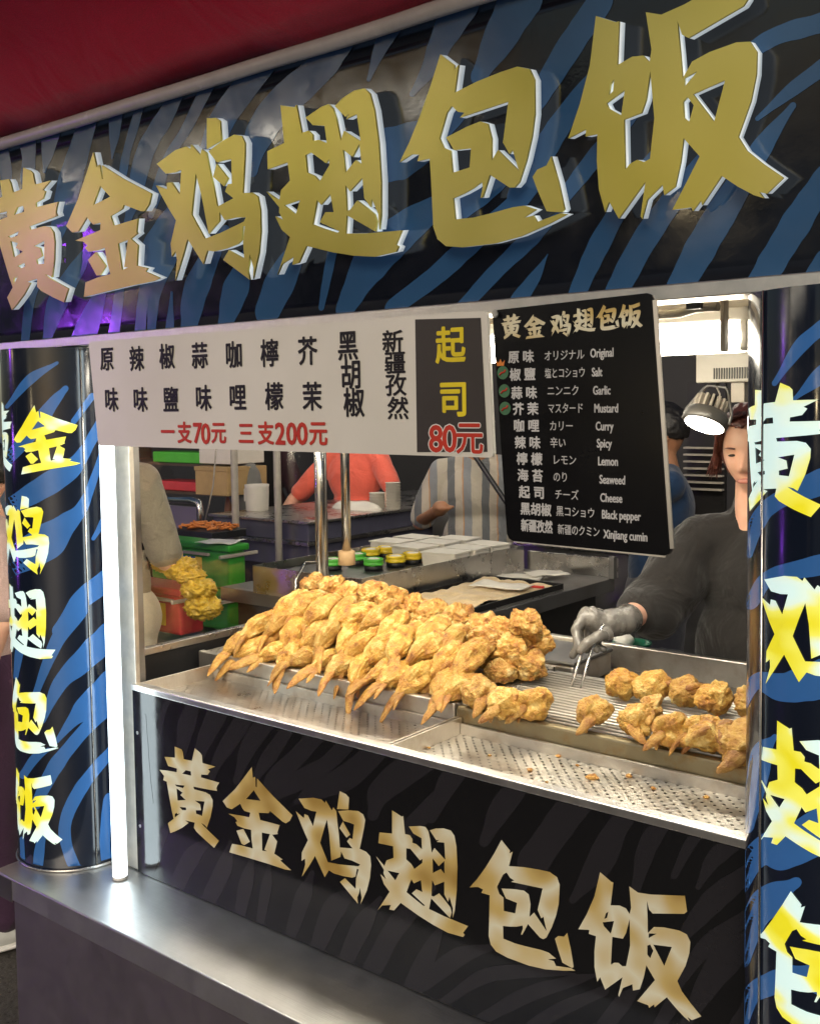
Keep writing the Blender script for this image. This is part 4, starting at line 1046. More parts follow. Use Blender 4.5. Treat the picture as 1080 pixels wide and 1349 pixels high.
MB().tube([spot((0.0, 0, 0.10)), spot((0.012, 0.0, 0.085)), spot((0.018, 0, 0.06))], 0.0022, 6).build('flex', M['cable'], sp)

# ------------------------------------------------------------------ fried chicken wings
def ico(sub):
    bm = bmesh.new(); bmesh.ops.create_icosphere(bm, subdivisions=sub, radius=1.0); return bm

def wing_body_mesh(seed, kind):
    bm = ico(5); S = Vector((seed * 3.7, seed * 1.3, seed * 2.1))
    for v in bm.verts:
        p = v.co.copy()
        t = p.y
        if kind == 'wing':
            prof = (1.0 - 0.66 * max(0, -t - 0.05) ** 1.25) * (1.0 - 0.10 * max(0, t))
            q = Vector((p.x * 0.0325 * prof, p.y * 0.068, p.z * 0.0275 * prof))
            q.z -= 0.012 * max(0, -t) ** 2
            cr = max(0.0, (t - 0.25) / 0.75)
        elif kind == 'round':
            prof = 1.0 - 0.35 * max(0, -t) ** 2
            q = Vector((p.x * 0.040 * prof, p.y * 0.046, p.z * 0.034 * prof)); cr = 0.35 * max(0, t) + 0.1
        else:
            q = Vector((p.x * 0.034, p.y * 0.046, p.z * 0.032)); cr = 0.75 + 0.25 * t
        q.x += 0.010 * noise.noise(p * 0.8 + S); q.z += 0.005 * noise.noise(p * 0.9 + S + Vector((9, 0, 0)))
        d = 0.0
        lo = noise.noise(p * 1.3 + S) * (0.0060 if kind == 'wing' else 0.0125) + noise.noise(p * 2.6 + S) * (0.0024 if kind == 'wing' else 0.0062)
        wr = noise.noise(Vector((p.x * 6.5, p.y * 3.0, p.z * 6.5)) + S) * 0.0020 + (abs(noise.noise(Vector((p.x * 10, p.y * 5, p.z * 10)) + S)) - 0.2) * 0.0026
        fine = noise.fractal(p * 6.0 + S, 0.45, 2.1, 5) * 0.0021
        d = lo + wr * (1 - cr) + fine
        if cr > 0.02:
            cl = (1.0 - abs(noise.noise(p * 4.2 + S * 1.7)) * 2.2) * 0.0065 + noise.fractal(p * 10 + S, 0.6, 2.2, 4) * 0.0032
            d += cr * cl
        v.co = q + p.normalized() * d
    me = bpy.data.meshes.new('wing_body')
    for f in bm.faces: f.smooth = True
    bm.to_mesh(me); bm.free()
    return me

def wing_tip_mesh(seed, kind):
    """folded wing tip: one long flat blade and one short thumb, skin crinkled"""
    rnd = random.Random(seed); S = Vector((seed * 2.3, 5, seed))
    out = bmesh.new()
    def blade(p0, p1, p2, w0, w1, th):
        bm = ico(4)
        vs = []
        for v in bm.verts:
            p = v.co; t = (p.y + 1) / 2; s = 1 - t
            c = p0 * (1 - s) ** 2 + p1 * 2 * s * (1 - s) + p2 * s * s
            rr = math.sqrt(max(0.0, 1 - p.y * p.y))
            ang = math.atan2(p.z, p.x)
            ww = (w0 * (1 - s) + w1 * s) * (0.72 + 0.4 * math.sin(s * 3.1))
            w = ww * min(1, rr * 1.5)
            n_ = noise.noise(p * 3 + S) * 0.15 + noise.fractal(p * 7 + S, 0.7, 2, 3) * 0.10
            q = c + Vector((math.cos(ang) * w * (1 + n_), 0, math.sin(ang) * w * th * (1 + n_)))
            vs.append(out.verts.new(q))
        for f in bm.faces:
            nf = out.faces.new([vs[v.index] for v in f.verts]); nf.smooth = True
        bm.free()
    if kind == 'wing':
        L = rnd.uniform(0.075, 0.108); sx = rnd.uniform(-0.03, 0.03)
        e = Vector((0, -0.044, -0.010))
        blade(e, Vector((sx * 0.3, -0.075, -0.010)), Vector((sx, -0.044 - L, -0.040 - rnd.uniform(0, 0.024))), 0.0205, 0.0100, 0.48)
        s2 = -1 if sx > 0 else 1
        blade(e + Vector((0.003 * s2, 0, 0)), Vector((s2 * 0.012, -0.066, -0.012)), Vector((s2 * 0.016, -0.098, -0.036)), 0.0125, 0.006, 0.55)
    else:
        s = rnd.choice((-1, 1))
        blade(Vector((s * 0.004, -0.026, 0.006)), Vector((s * 0.012, -0.054, 0.002)), Vector((-s * 0.018, -0.076, -0.022)), 0.017, 0.009, 0.6)
        blade(Vector((-s * 0.022, 0.024, 0.016)), Vector((-s * 0.034, 0.0, 0.020)), Vector((-s * 0.024, -0.034, 0.004)), 0.012, 0.010, 0.7)
        blade(Vector((-s * 0.010, -0.028, -0.010)), Vector((-s * 0.012, -0.046, -0.018)), Vector((-s * 0.002, -0.052, -0.028)), 0.010, 0.005, 0.7)
    me = bpy.data.meshes.new('wing_tip'); out.to_mesh(me); out.free()
    return me

WB = [wing_body_mesh(s, 'wing') for s in range(1, 7)]
WT = [wing_tip_mesh(s, 'wing') for s in range(1, 9)]
RB = [wing_body_mesh(s, 'round') for s in range(11, 15)]
RT = [wing_tip_mesh(s, 'round') for s in range(11, 15)]
CB = [wing_body_mesh(s, 'crust') for s in range(21, 26)]
for me in WB + RB: me.materials.append(M['wing'])
for me in WT + RT: me.materials.append(M['tip'])
for me in CB: me.materials.append(M['crust'])
# the open stuffed end of each wing is crusty: assign by position
for me in WB:
    me.materials.append(M['crust'])
    for p in me.polygons:
        if p.center.y > 0.040: p.material_index = 1
random.seed(11)
ORD = ['first', 'second', 'third', 'fourth', 'fifth', 'sixth', 'seventh', 'eighth', 'ninth', 'tenth', 'eleventh', 'twelfth', 'thirteenth', 'fourteenth', 'fifteenth', 'sixteenth']
def wing(loc, rot, label, group, kind='wing', sc=1.0, crust=False):
    bodies, tips = (WB, WT) if kind == 'wing' else ((RB, RT) if kind == 'round' else (CB, None))
    o = link('fried_chicken_wing', random.choice(bodies))
    o.location = loc; o.rotation_euler = rot
    o.scale = (sc * random.uniform(0.94, 1.07), sc * random.uniform(0.95, 1.05), sc * random.uniform(0.94, 1.06))
    tag(o, label, 'chicken wing', group)
    if tips:
        t = link('wing_tip', random.choice(tips), o)
    return o
G1 = 'stuffed fried wings heaped in rows on the rack'
def rowlab(i, n, row): return 'fried chicken wing, %s from the left in the %s of the heap' % (ORD[i], row)
rowsW = [('bottom front row', 13, -2.155, -1.405, 0.325, 1.070, 10, 0.000), ('middle front row', 12, -2.140, -1.440, 0.378, 1.116, 26, 0.010),
         ('upper front row', 11, -2.090, -1.465, 0.440, 1.160, 24, 0.012)]
for name_, n, xa, xb, y, z, pitch, jz in rowsW:
    for i in range(n):
        x = xa + (xb - xa) * i / (n - 1) + random.uniform(-0.008, 0.008)
        lift = 0.010 * math.sin(i * 1.7) * (jz > 0) - (0.030 * max(0, (i - 4) / 6.0) if z > 1.15 else 0)
        wing((x, y + random.uniform(-0.016, 0.014), z + lift + random.uniform(-0.003, 0.005)),
             (R(pitch + random.uniform(-9, 12)), R(random.uniform(-35, 35)), R(random.uniform(-26, 16) - 6)), rowlab(i, n, name_), G1)
for name_, n, xa, xb, y, z in (('lower back row', 12, -2.165, -1.415, 0.56, 1.085), ('middle back row', 12, -2.15, -1.40, 0.575, 1.138), ('top back row', 11, -2.12, -1.40, 0.585, 1.192)):
    for i in range(n):
        x = xa + (xb - xa) * i / (n - 1) + random.uniform(-0.008, 0.008)
        zz = z + 0.006 * math.sin(i * 2.1) - (0.042 * max(0, (i - 3) / 7.0) if z > 1.15 else 0) - (0.014 * i / 11 if z > 1.11 else 0)
        wing((x, y + random.uniform(-0.015, 0.015), zz), (R(random.uniform(-18, 12)), R(random.uniform(-40, 40)), R(180 + random.uniform(-30, 30))),
             'crusty battered wing, %s from the left in the %s of the heap' % (ORD[i], name_), G1, 'crust', 1.0)
# the stack of crusty ends at the right of the heap
for i, (px, py, y, sc, wd) in enumerate(((694, 823, 0.55, 1.05, 'topmost'), (672, 858, 0.52, 1.0, 'left middle'), (708, 848, 0.60, 0.8, 'right middle'), (697, 875, 0.54, 0.98, 'lower right'), (660, 884, 0.48, 0.75, 'lowest left'), (640, 842, 0.50, 0.85, 'leftmost'))):
    p = at(px, py, 1, y)
    wing(p, (R(random.uniform(-20, 20)), R(random.uniform(-30, 30)), R(random.uniform(60, 130))), 'crusty battered chunk, %s of the stack at the right end of the heap' % wd, G1, 'crust', sc)
# singles at the foot of the heap and on the grill
S1 = [(632, 912, 'round', 30, 'lying sideways against the right foot of the heap', 1.0), (664, 926, 'round', -10, 'second of the three wings beside the heap on the grill edge', 1.02), (703, 926, 'round', -22, 'third of the three wings beside the heap, hanging over the grill edge', 1.08),
      (782, 938, 'round', 6, 'standing alone in the middle of the wire grill', 0.95),
      (838, 948, 'round', 26, 'leftmost of the front row at the right of the grill', 0.98), (858, 932, 'crust', 10, 'tucked behind the leftmost wing of the front row on the grill', 0.75),
      (884, 960, 'round', -24, 'second in the front row at the right of the grill', 1.0), (926, 968, 'round', -60, 'third in the front row, its tip folded sideways', 1.05), (976, 976, 'round', 10, 'fourth in the front row, half hidden by the near pillar', 1.25)]
for px, py, kind, yaw, txt, sc in S1:
    p = at(px, py, 2, 1.078)
    wing(p, (R(14), R(random.uniform(-12, 12)), R(yaw)), 'golden stuffed wing ' + txt, 'stuffed wings laid out on the wire grill', kind, sc * 0.89)
S2 = [(820, 900, 'first'), (858, 905, 'second'), (903, 912, 'third'), (940, 918, 'fourth'), (988, 926, 'fifth')]
for px, py, wd in S2:
    p = at(px, py, 2, 1.082)
    wing(p, (R(-10), R(random.uniform(-20, 20)), R(150 + random.uniform(-40, 40))), 'plump pale topped wing, %s from the left in the back row on the grill' % wd, 'stuffed wings laid out on the wire grill', 'round', 0.90)

# ------------------------------------------------------------------ figures
def fuse(mb, name, mat, parent, voxel=0.012, smooth=4, disp=0.0, dscale=6.0, seed=0.0, post=None):
    me = bpy.data.meshes.new('tmp'); mb.bm.to_mesh(me); mb.bm.free()
    ob = bpy.data.objects.new('tmp', me); COL.objects.link(ob)
    m1 = ob.modifiers.new('r', 'REMESH'); m1.mode = 'VOXEL'; m1.voxel_size = voxel
    m2 = ob.modifiers.new('s', 'SMOOTH'); m2.factor = 0.5; m2.iterations = smooth
    o = to_mesh_obj(ob, name, mat, parent, True)
    if disp:
        me = o.data; ns = [v.normal.copy() for v in me.vertices]
        for v, n_ in zip(me.vertices, ns):
            p = v.co
            f = abs(noise.noise(Vector((p.x * dscale, p.y * dscale, p.z * dscale * 0.45)) + Vector((seed, 0, 0)))) * 2 - 0.5
            v.co = p + n_ * disp * f
    return o
def limb(mb, pts, rs):
    mb.tube(pts, 0.1, 16, True, rs)
    for p, r in zip(pts, rs):
        g = bmesh.ops.create_icosphere(mb.bm, subdivisions=3, radius=r)
        for v in g['verts']: v.co = v.co + Vector(p)
def ell(mb, c, rx, ry, rz, rot=None):
    g = bmesh.ops.create_icosphere(mb.bm, subdivisions=4, radius=1)
    for v in g['verts']:
        p = Vector((v.co.x * rx, v.co.y * ry, v.co.z * rz))
        if rot: p = rot @ p
        v.co = p + Vector(c)

def head_verts(mb, c, fr, s=1.0):
    """a head with brow, eye sockets, nose, lips, chin and ears; fr = frame with +y the way the face looks"""
    g = bmesh.ops.create_icosphere(mb.bm, subdivisions=6, radius=1)
    gs = lambda a, w: math.exp(-(a / w) ** 2)
    for v in g['verts']:
        p = v.co
        x, y, z = p.x * 0.074, p.y * 0.092, p.z * 0.115
        if z < 0: 
            k = 1 - 0.36 * (-p.z) ** 1.6; x *= k; y = y * (1 - 0.12 * (-p.z)) + 0.006 * (-p.z)
        if y > 0:
            fx = x
            y += 0.024 * gs(fx, 0.011) * (gs(z + 0.022, 0.015) + 0.45 * gs(z + 0.004, 0.017))
            y += 0.009 * gs(abs(fx) - 0.012, 0.008) * gs(z + 0.030, 0.008)
            y -= 0.010 * gs(abs(fx) - 0.031, 0.015) * gs(z - 0.008, 0.012)
            y += 0.004 * gs(abs(fx) - 0.030, 0.020) * gs(z - 0.030, 0.009)
            y += 0.006 * gs(fx, 0.022) * (gs(z + 0.053, 0.006) + gs(z + 0.064, 0.006)) - 0.003 * gs(fx, 0.02) * gs(z + 0.0585, 0.003)
            y += 0.006 * gs(fx, 0.018) * gs(z + 0.092, 0.014)
            y += 0.004 * gs(abs(fx) - 0.040, 0.016) * gs(z + 0.022, 0.018)
            y -= 0.004 * gs(z - 0.008, 0.02) * gs(fx, 0.05)
        v.co = Vector(c) + fr @ (Vector((x, y, z)) * s)
    for sgn in (-1, 1):
        e = bmesh.ops.create_icosphere(mb.bm, subdivisions=3, radius=1)
        for v in e['verts']:
            v.co = Vector(c) + fr @ (Vector((sgn * 0.074 + v.co.x * 0.007, -0.008 + v.co.y * 0.016, -0.008 + v.co.z * 0.028)) * s)

def face_frame(yaw, pitch=0.0, roll=0.0):
    return (Matrix.Rotation(R(yaw), 3, 'Z') @ Matrix.Rotation(R(pitch), 3, 'X') @ Matrix.Rotation(R(roll), 3, 'Y'))

def eyes(c, fr, s, parent_body):
    for sgn in (-1, 1):
        mb = MB(); ell(mb, Vector(c) + fr @ (Vector((sgn * 0.031, 0.0765, 0.007)) * s), 0.010 * s, 0.006 * s, 0.0034 * s, fr)
        mb.build('eye', M['eyes'], None).parent = parent_body
        mb = MB(); pts = [Vector(c) + fr @ (Vector((sgn * (0.017 + 0.010 * k), 0.0905 - 0.0016 * k * k, 0.026 + 0.0022 * math.sin(k))) * s) for k in range(4)]
        mb.tube(pts, 0.002, 6, True, [0.0022, 0.0026, 0.002, 0.001]); mb.build('eyebrow', M['hair'], None).parent = parent_body
    mb = MB(); ell(mb, Vector(c) + fr @ (Vector((0, 0.0925, -0.0585)) * s), 0.021 * s, 0.0065 * s, 0.0075 * s, fr)
    mb.build('lips', M['lip'], None).parent = parent_body

def hair(c, fr, s, mat, parent, long=False):
    bm = ico(5)
    for v in bm.verts:
        p = v.co
        q = Vector((p.x * 0.084, p.y * 0.102 - 0.006, p.z * 0.112 + 0.016))
        nn_ = noise.noise(Vector((p.x * 9, p.y * 2, p.z * 9))) * 0.005
        q += p * nn_
        if p.y > 0.15 and p.z < 0.50 + 0.2 * abs(p.x):      # pull the front in behind the face
            q.y = min(q.y, 0.030); q.x *= 0.96
        if p.z < -0.35 and not long: q *= 0.86
        v.co = Vector(c) + fr @ (q * s)
    me = bpy.data.meshes.new('hair')
    for f in bm.faces: f.smooth = True
    bm.to_mesh(me); bm.free(); me.materials.append(mat)
    o = link('hair', me); under(o, parent); return o

def person(label, base, yaw, shirt, trousers, skin, hairm, H=1.68, armL=None, armR=None, group=None, headyaw=0, headpitch=0, sleeve=0.55, lean=0.0):
    """armL/armR: (elbow, wrist) in the figure frame (x right, y forward, z up)"""
    t = empty('person', label, 'person', (base[0], base[1], 0), group)
    k = H / 1.68
    Rz = Matrix.Rotation(R(yaw), 3, 'Z')
    def W(p):
        p = Vector(p) * k
        p.y += lean * max(0, p.z - 0.9)
        return Rz @ p + Vector((base[0], base[1], 0))
    arms = {}
    for s, a in ((-1, armL), (1, armR)):
        if a is None: a = ((s * 0.24, -0.02, 1.10), (s * 0.25, 0.06, 0.86))
        arms[s] = a
    body = MB()
    for s in (-1, 1):
        limb(body, [W((s * 0.085, 0, 0.88)), W((s * 0.09, 0.01, 0.48)), W((s * 0.09, -0.01, 0.08))], [0.085 * k, 0.055 * k, 0.038 * k])
        ell(body, W((s * 0.09, 0.05, 0.035)), 0.045, 0.12, 0.035, Rz)
        sh = (s * 0.165, 0, 1.36)
        e, w = arms[s]
        limb(body, [W(sh), W(e), W(w)], [0.050 * k, 0.040 * k, 0.027 * k])
        d = (Vector(w) - Vector(e)).normalized()
        hc = Vector(w) + d * 0.05
        limb(body, [W(w), W(hc), W(hc + d * 0.03)], [0.027 * k, 0.036 * k, 0.030 * k])
        for q in range(4):
            off = Vector((0.018 * (q - 1.5), 0, 0))
            limb(body, [W(hc + d * 0.02 + off), W(hc + d * (0.07 - 0.006 * abs(q - 1.5)) + off + Vector((0, 0, -0.012)))], [0.010, 0.008])
        limb(body, [W(hc + Vector((-s * 0.03, 0, 0))), W(hc + d * 0.035 + Vector((-s * 0.048, 0, 0)))], [0.012, 0.009])
    limb(body, [W((0, 0, 0.92)), W((0, 0, 1.10)), W((0, 0, 1.30))], [0.105 * k, 0.095 * k, 0.095 * k])
    limb(body, [W((0, -0.01, 1.36)), W((0, 0.012, 1.47))], [0.062 * k, 0.052 * k])
    fr = Rz @ face_frame(headyaw, headpitch)
    hc = W((0, 0.02, 1.565))
    head_verts(body, hc, fr, k)
    bo = fuse(body, 'body', skin, t, 0.0085, 2)
    sh = MB()
    ell(sh, W((0, 0, 1.26)), 0.175 * k, 0.125 * k, 0.17 * k, Rz)
    ell(sh, W((0, 0, 1.02)), 0.165 * k, 0.135 * k, 0.20 * k, Rz)
    limb(sh, [W((-0.15, 0, 1.365)), W((0, 0, 1.385)), W((0.15, 0, 1.365))], [0.060 * k, 0.066 * k, 0.060 * k])
    for s in (-1, 1):
        e, w = arms[s]
        a0 = Vector((s * 0.165, 0, 1.36)); e = Vector(e); m_ = a0.lerp(e, sleeve); m2 = a0.lerp(e, sleeve * 1.45)
        limb(sh, [W(a0), W(m_), W(m2)], [0.064 * k, 0.062 * k, 0.060 * k])
    fuse(sh, 'shirt', shirt, t, 0.011, 3, 0.007, 7.0, base[0] * 3)
    tr = MB()
    limb(tr, [W((-0.06, 0, 0.90)), W((0.06, 0, 0.90))], [0.14 * k, 0.14 * k])
    for s in (-1, 1):
        limb(tr, [W((s * 0.085, 0, 0.86)), W((s * 0.09, 0.005, 0.48)), W((s * 0.09, -0.01, 0.11))], [0.105 * k, 0.078 * k, 0.062 * k])
    fuse(tr, 'trousers', trousers, t, 0.014, 3, 0.005, 6.0, base[1])
    hair(hc, fr, k, hairm, t)
    eyes(hc, fr, k, bo)
    return t

# ------------------------------------------------------------------ the seller with her gloved hand and tongs
sel = empty('person', 'seller in a charcoal T-shirt turning wings with tongs in a gloved hand behind the grill', 'person', (-1.02, 1.15, 0))
hd = Vector(at(992, 594, 1, 1.10))
frS = face_frame(180 + 4, -10, 4)
shL = Vector(at(912, 704, 1, 1.10)); nk = Vector((hd.x - 0.005, 1.12, hd.z - 0.17))
elb = Vector(at(852, 800, 1, 0.98)); wr = Vector(at(822, 818, 1, 0.76)); pal = Vector(at(792, 822, 1, 0.70))
tor = Vector((hd.x + 0.02, 1.16, 1.12))
body = MB()
head_verts(body, hd, frS, 1.0)
limb(body, [hd + Vector((0, 0.02, -0.07)), nk, nk + Vector((0, 0.02, -0.06))], [0.052, 0.050, 0.07])
limb(body, [tor + Vector((0, 0.02, 0.18)), tor, tor + Vector((0, 0, -0.20))], [0.09, 0.09, 0.10])
limb(body, [shL + Vector((0.02, 0.02, -0.02)), elb, wr], [0.036, 0.040, 0.030])
shR = Vector((hd.x + 0.20, 1.14, shL.z)); elR = shR + Vector((0.05, -0.04, -0.27)); wrR = elR + Vector((-0.04, -0.18, -0.06))
limb(body, [shR + Vector((-0.02, 0.02, -0.02)), elR, wrR], [0.036, 0.040, 0.03])
for s in (-1, 1):
    limb(body, [(hd.x + s * 0.09, 1.18, 0.86), (hd.x + s * 0.09, 1.17, 0.48), (hd.x + s * 0.09, 1.19, 0.08)], [0.09, 0.06, 0.04])
    ell(body, (hd.x + s * 0.09, 1.13, 0.035), 0.045, 0.12, 0.035)
sb = fuse(body, 'body', M['skin'], sel, 0.0055, 2)
eyes(hd, frS, 1.0, sb)
hair(hd, frS, 1.03, M['hair'], sel, True)
mb = MB()
random.seed(5)
for i in range(46):
    s = -1 if i < 34 else 1
    a = random.random()
    # strands sweep from the parting over the temple and out beside the cheek (viewer's left = +x of the face frame)
    sx = 0.062 + 0.02 * random.random()
    p0 = hd + frS @ Vector((0.004 * random.uniform(-3, 3), 0.040 + 0.05 * a, 0.112))
    p1 = hd + frS @ Vector((0.052 + 0.012 * a, 0.050 + 0.025 * a, 0.070))
    p2 = hd + frS @ Vector((0.076 + 0.010 * a, 0.020 + 0.03 * a, 0.010))
    p3 = hd + frS @ Vector((0.088 + 0.03 * random.random(), 0.010 + 0.04 * a, -0.035 - 0.03 * random.random()))
    if s > 0:
        p1, p2, p3 = [hd + frS @ (Vector((-1, 1, 1)) * (frS.transposed() @ (q - hd))) if False else q for q in (p1, p2, p3)]
    mb.tube([p0, p0.lerp(p1, 0.5) + Vector((0, 0, 0.012)), p1, p2, p2.lerp(p3, 0.5), p3], 0.003, 6, True, [0.0035, 0.004, 0.0042, 0.0036, 0.002, 0.0005])
under(mb.build('hair_strands', M['hair'], None), sel)
# shirt
sh = MB()
ell(sh, tor + Vector((0, 0, 0.14)), 0.195, 0.13, 0.17)
ell(sh, tor + Vector((0, 0, -0.10)), 0.20, 0.14, 0.24)
limb(sh, [shL + Vector((0.02, 0, -0.01)), nk + Vector((0, 0.03, -0.040)), shR], [0.062, 0.072, 0.06])
limb(sh, [nk + Vector((0, 0.03, -0.05)), nk + Vector((0, 0.018, 0.022))], [0.080, 0.066])
slv = elb.lerp(wr, 0.36)
limb(sh, [shL + Vector((0.01, 0, -0.015)), shL.lerp(elb, 0.5) + Vector((0.02, 0, -0.012)), elb + Vector((0.02, 0, 0.0)), slv], [0.068, 0.086, 0.086, 0.062])
limb(sh, [shR, shR.lerp(elR, 0.8)], [0.066, 0.066])
fuse(sh, 'tshirt', M['charcoal'], sel, 0.008, 4, 0.014, 6.5, 3.0)
tr = MB()
limb(tr, [(hd.x - 0.06, 1.18, 0.88), (hd.x + 0.06, 1.18, 0.88)], [0.145, 0.145])
for s in (-1, 1): limb(tr, [(hd.x + s * 0.09, 1.18, 0.84), (hd.x + s * 0.09, 1.17, 0.48), (hd.x + s * 0.09, 1.19, 0.11)], [0.11, 0.08, 0.065])
fuse(tr, 'trousers', M['trousers'], sel, 0.015, 2)
# gloved right hand closing on the tongs
gv = MB()
knk = at(771, 812, 1, 0.66)
tipI = at(757, 860, 1, 0.62)
gpts = [wr.lerp(elb, 0.10), wr, wr.lerp(pal, 0.55), pal]
limb(gv, gpts, [0.036, 0.034, 0.036, 0.034])
limb(gv, [pal, knk.lerp(pal, 0.35) + Vector((0, 0, 0.002))], [0.034, 0.028])
ax = (pal - wr).normalized()
def P3(px, py, y): return Vector(at(px, py, 1, y))
fingers = [
    ([P3(772, 806, 0.665), P3(758, 830, 0.632), P3(762, 852, 0.615), P3(754, 864, 0.607)], [0.0150, 0.0135, 0.0115, 0.0090]),   # index
    ([P3(779, 806, 0.690), P3(762, 822, 0.668), P3(763, 846, 0.650), P3(773, 856, 0.640)], [0.0150, 0.0135, 0.0115, 0.0095]),   # middle
    ([P3(788, 808, 0.715), P3(773, 828, 0.700), P3(776, 850, 0.685), P3(786, 856, 0.672)], [0.0145, 0.0130, 0.0115, 0.0090]),   # ring
    ([P3(798, 812, 0.730), P3(786, 834, 0.715), P3(788, 852, 0.700), P3(796, 856, 0.690)], [0.0125, 0.0115, 0.0100, 0.0080]),   # little
    ([P3(800, 836, 0.690), P3(788, 838, 0.640), P3(772, 848, 0.612), P3(764, 858, 0.600)], [0.0165, 0.0150, 0.0125, 0.0095]),   # thumb
]
for pts, rs in fingers: limb(gv, pts, rs)
g_ = fuse(gv, 'glove', M['glove'], sel, 0.0032, 2, 0.0022, 42.0, 1.0)
cuff = MB(); dr = (elb - wr).normalized()
cuff.tube([wr.lerp(elb, 0.10) - dr * 0.004, wr.lerp(elb, 0.10) + dr * 0.012], 0.038, 20, False, [0.0375, 0.0385])
under(cuff.build('glove_cuff', M['glove'], None), sel)
tg = empty('tongs', 'pale metal tongs held in the gloved hand, tips on the wire grill', 'tongs', tuple(P3(757, 906, 0.55)))
for (a, b2) in (((767, 858, 0.618), (751, 907, 0.560)), ((779, 856, 0.625), (764, 908, 0.565))):
    p0, p1 = P3(*a), P3(*b2)
    mb = MB(); d = (p1 - p0)
    up_ = P3(795, 822, 0.66)
    mb.tube([up_, p0, p0 + d * 0.5, p1], 0.004, 10, True, [0.003, 0.0038, 0.0045, 0.0022])
    mb.build('arm', M['steel'], tg)

# ------------------------------------------------------------------ side counter, sauce bin, jars, boxes, tray, napkins
sc_ = empty('side_counter', 'steel side counter running back into the stall behind the chicken heap', 'counter', (-2.3, 1.4, 0))
MB().box((-3.0, 0.98, 1.000), (-1.90, 1.97, 1.050), 0.003).build('worktop', M['steel_dark'], sc_)
MB().box((-2.95, 1.02, 0.02), (-1.96, 1.93, 0.999)).build('cupboard', M['blackmetal'], sc_)
MB().box((-2.28, 1.955, 1.0505), (-1.885, 1.970, 1.125), 0.002).build('end_guard', M['steel'], sc_)
MB().box((-1.905, 1.93, 1.0505), (-1.882, 1.954, 1.135), 0.002).build('corner_bracket', M['steel_dark'], sc_)
bin_ = empty('sauce_bin', 'open stainless trough on the side counter holding sauce jars and takeaway boxes', 'trough', (-2.5, 1.5, 1.05))
b = MB()
b.box((-2.80, 0.96, 1.0505), (-2.28, 1.93, 1.056))
b.box((-2.284, 0.96, 1.0565), (-2.280, 1.93, 1.150))
b.box((-2.80, 0.96, 1.0565), (-2.796, 1.93, 1.150))
b.box((-2.7955, 0.96, 1.0565), (-2.2845, 0.964, 1.148))
b.box((-2.7955, 1.926, 1.0565), (-2.2845, 1.93, 1.148))
b.build('trough_body', M['steel'], bin_)
MB().box((-2.78, 0.97, 1.10), (-2.30, 1.44, 1.122)).build('jar_shelf', M['blackmetal'], bin_)
random.seed(2)
def jar(px, py, z, mat, label, r=0.036):
    c = at(px, py, 2, z)
    t = empty('sauce_jar', label, 'jar', (c.x, c.y, 1.120), 'sauce jars standing in the trough')
    MB().lathe([(r * 0.92, 1.122), (r * 0.95, 1.126), (r * 0.95, 1.135), (r * 0.9, 1.138)], (c.x, c.y, 0), 24).build('jar_body', M['glass'] if False else M['black'], t)
    MB().lathe([(r, 1.1385), (r * 1.03, 1.141), (r * 1.03, 1.147), (r * 0.98, 1.149), (r * 0.98, 1.152), (r * 1.0, 1.154), (r * 1.0, 1.160), (r * 0.95, 1.163), (r * 0.90, 1.163), (r * 0.88, 1.158), (0.001, 1.157)], (c.x, c.y, 0), 24).build('screw_lid', mat, t)
    MB().lathe([(r * 0.8, 1.1582), (r * 0.4, 1.164), (0.001, 1.165)], (c.x, c.y, 0), 16).build('lid_disc', M['paper'], t)
jar(438, 740, 1.15, M['grn'], 'green lidded sauce jar left of the wooden footed pole')
jar(470, 733, 1.15, M['grn'], 'green lidded sauce jar just right of the wooden footed pole, further back')
jar(492, 740, 1.15, M['grn'], 'green lidded sauce jar nearest the camera, right of the pole')
jar(488, 727, 1.15, M['yel'], 'yellow lidded sauce jar in the back row behind the green jars')
jar(521, 736, 1.15, M['yel'], 'yellow lidded sauce jar right beside the nearest green jar')
jar(509, 724, 1.15, M['yel'], 'yellow lidded sauce jar at the middle of the back row')
jar(543, 732, 1.15, M['yel'], 'yellow lidded sauce jar second from the right in the front row')
jar(533, 720, 1.15, M['red'], 'red lidded sauce jar in the back row')
jar(566, 728, 1.15, M['yel'], 'yellow lidded sauce jar nearest the white takeaway boxes')
k = 0
def tbox(x, y, z, w, d, h, rz, label):
    t = empty('takeaway_box', label, 'box', (x, y, z), 'white takeaway boxes heaped in the trough')
    rot = Matrix.Rotation(R(rz), 3, 'Z')
    mb = MB(); g = bmesh.ops.create_cube(mb.bm, size=1)
    for v in g['verts']:
        s = 1.0 if v.co.z > 0 else 0.9
        v.co = rot @ Vector((v.co.x * w * s, v.co.y * d * s, (v.co.z + 0.5) * h)) + Vector((x, y, z))
    bmesh.ops.bevel(mb.bm, geom=mb.bm.edges[:], offset=0.004, segments=2, affect='EDGES')
    mb.build('carton', M['paper'], t)
    mb = MB(); g = bmesh.ops.create_cube(mb.bm, size=1)
    for v in g['verts']: v.co = rot @ Vector((v.co.x * w * 1.03, v.co.y * d * 1.03, v.co.z * 0.006)) + Vector((x, y, z + h + 0.0035))
    mb.build('lid_flap', M['paper'], t)
    for q in (-0.25, 0.12):
        c = rot @ Vector((w * 0.49, d * q, h * 0.45)) + Vector((x, y, z))
        mb = MB(); mb.tube([c + Vector((0.001, -0.008, -0.008)), c + Vector((0.001, 0.0, 0.006)), c + Vector((0.001, 0.010, -0.006))], 0.0016, 6)
        mb.build('red_print', M['redink'], t)
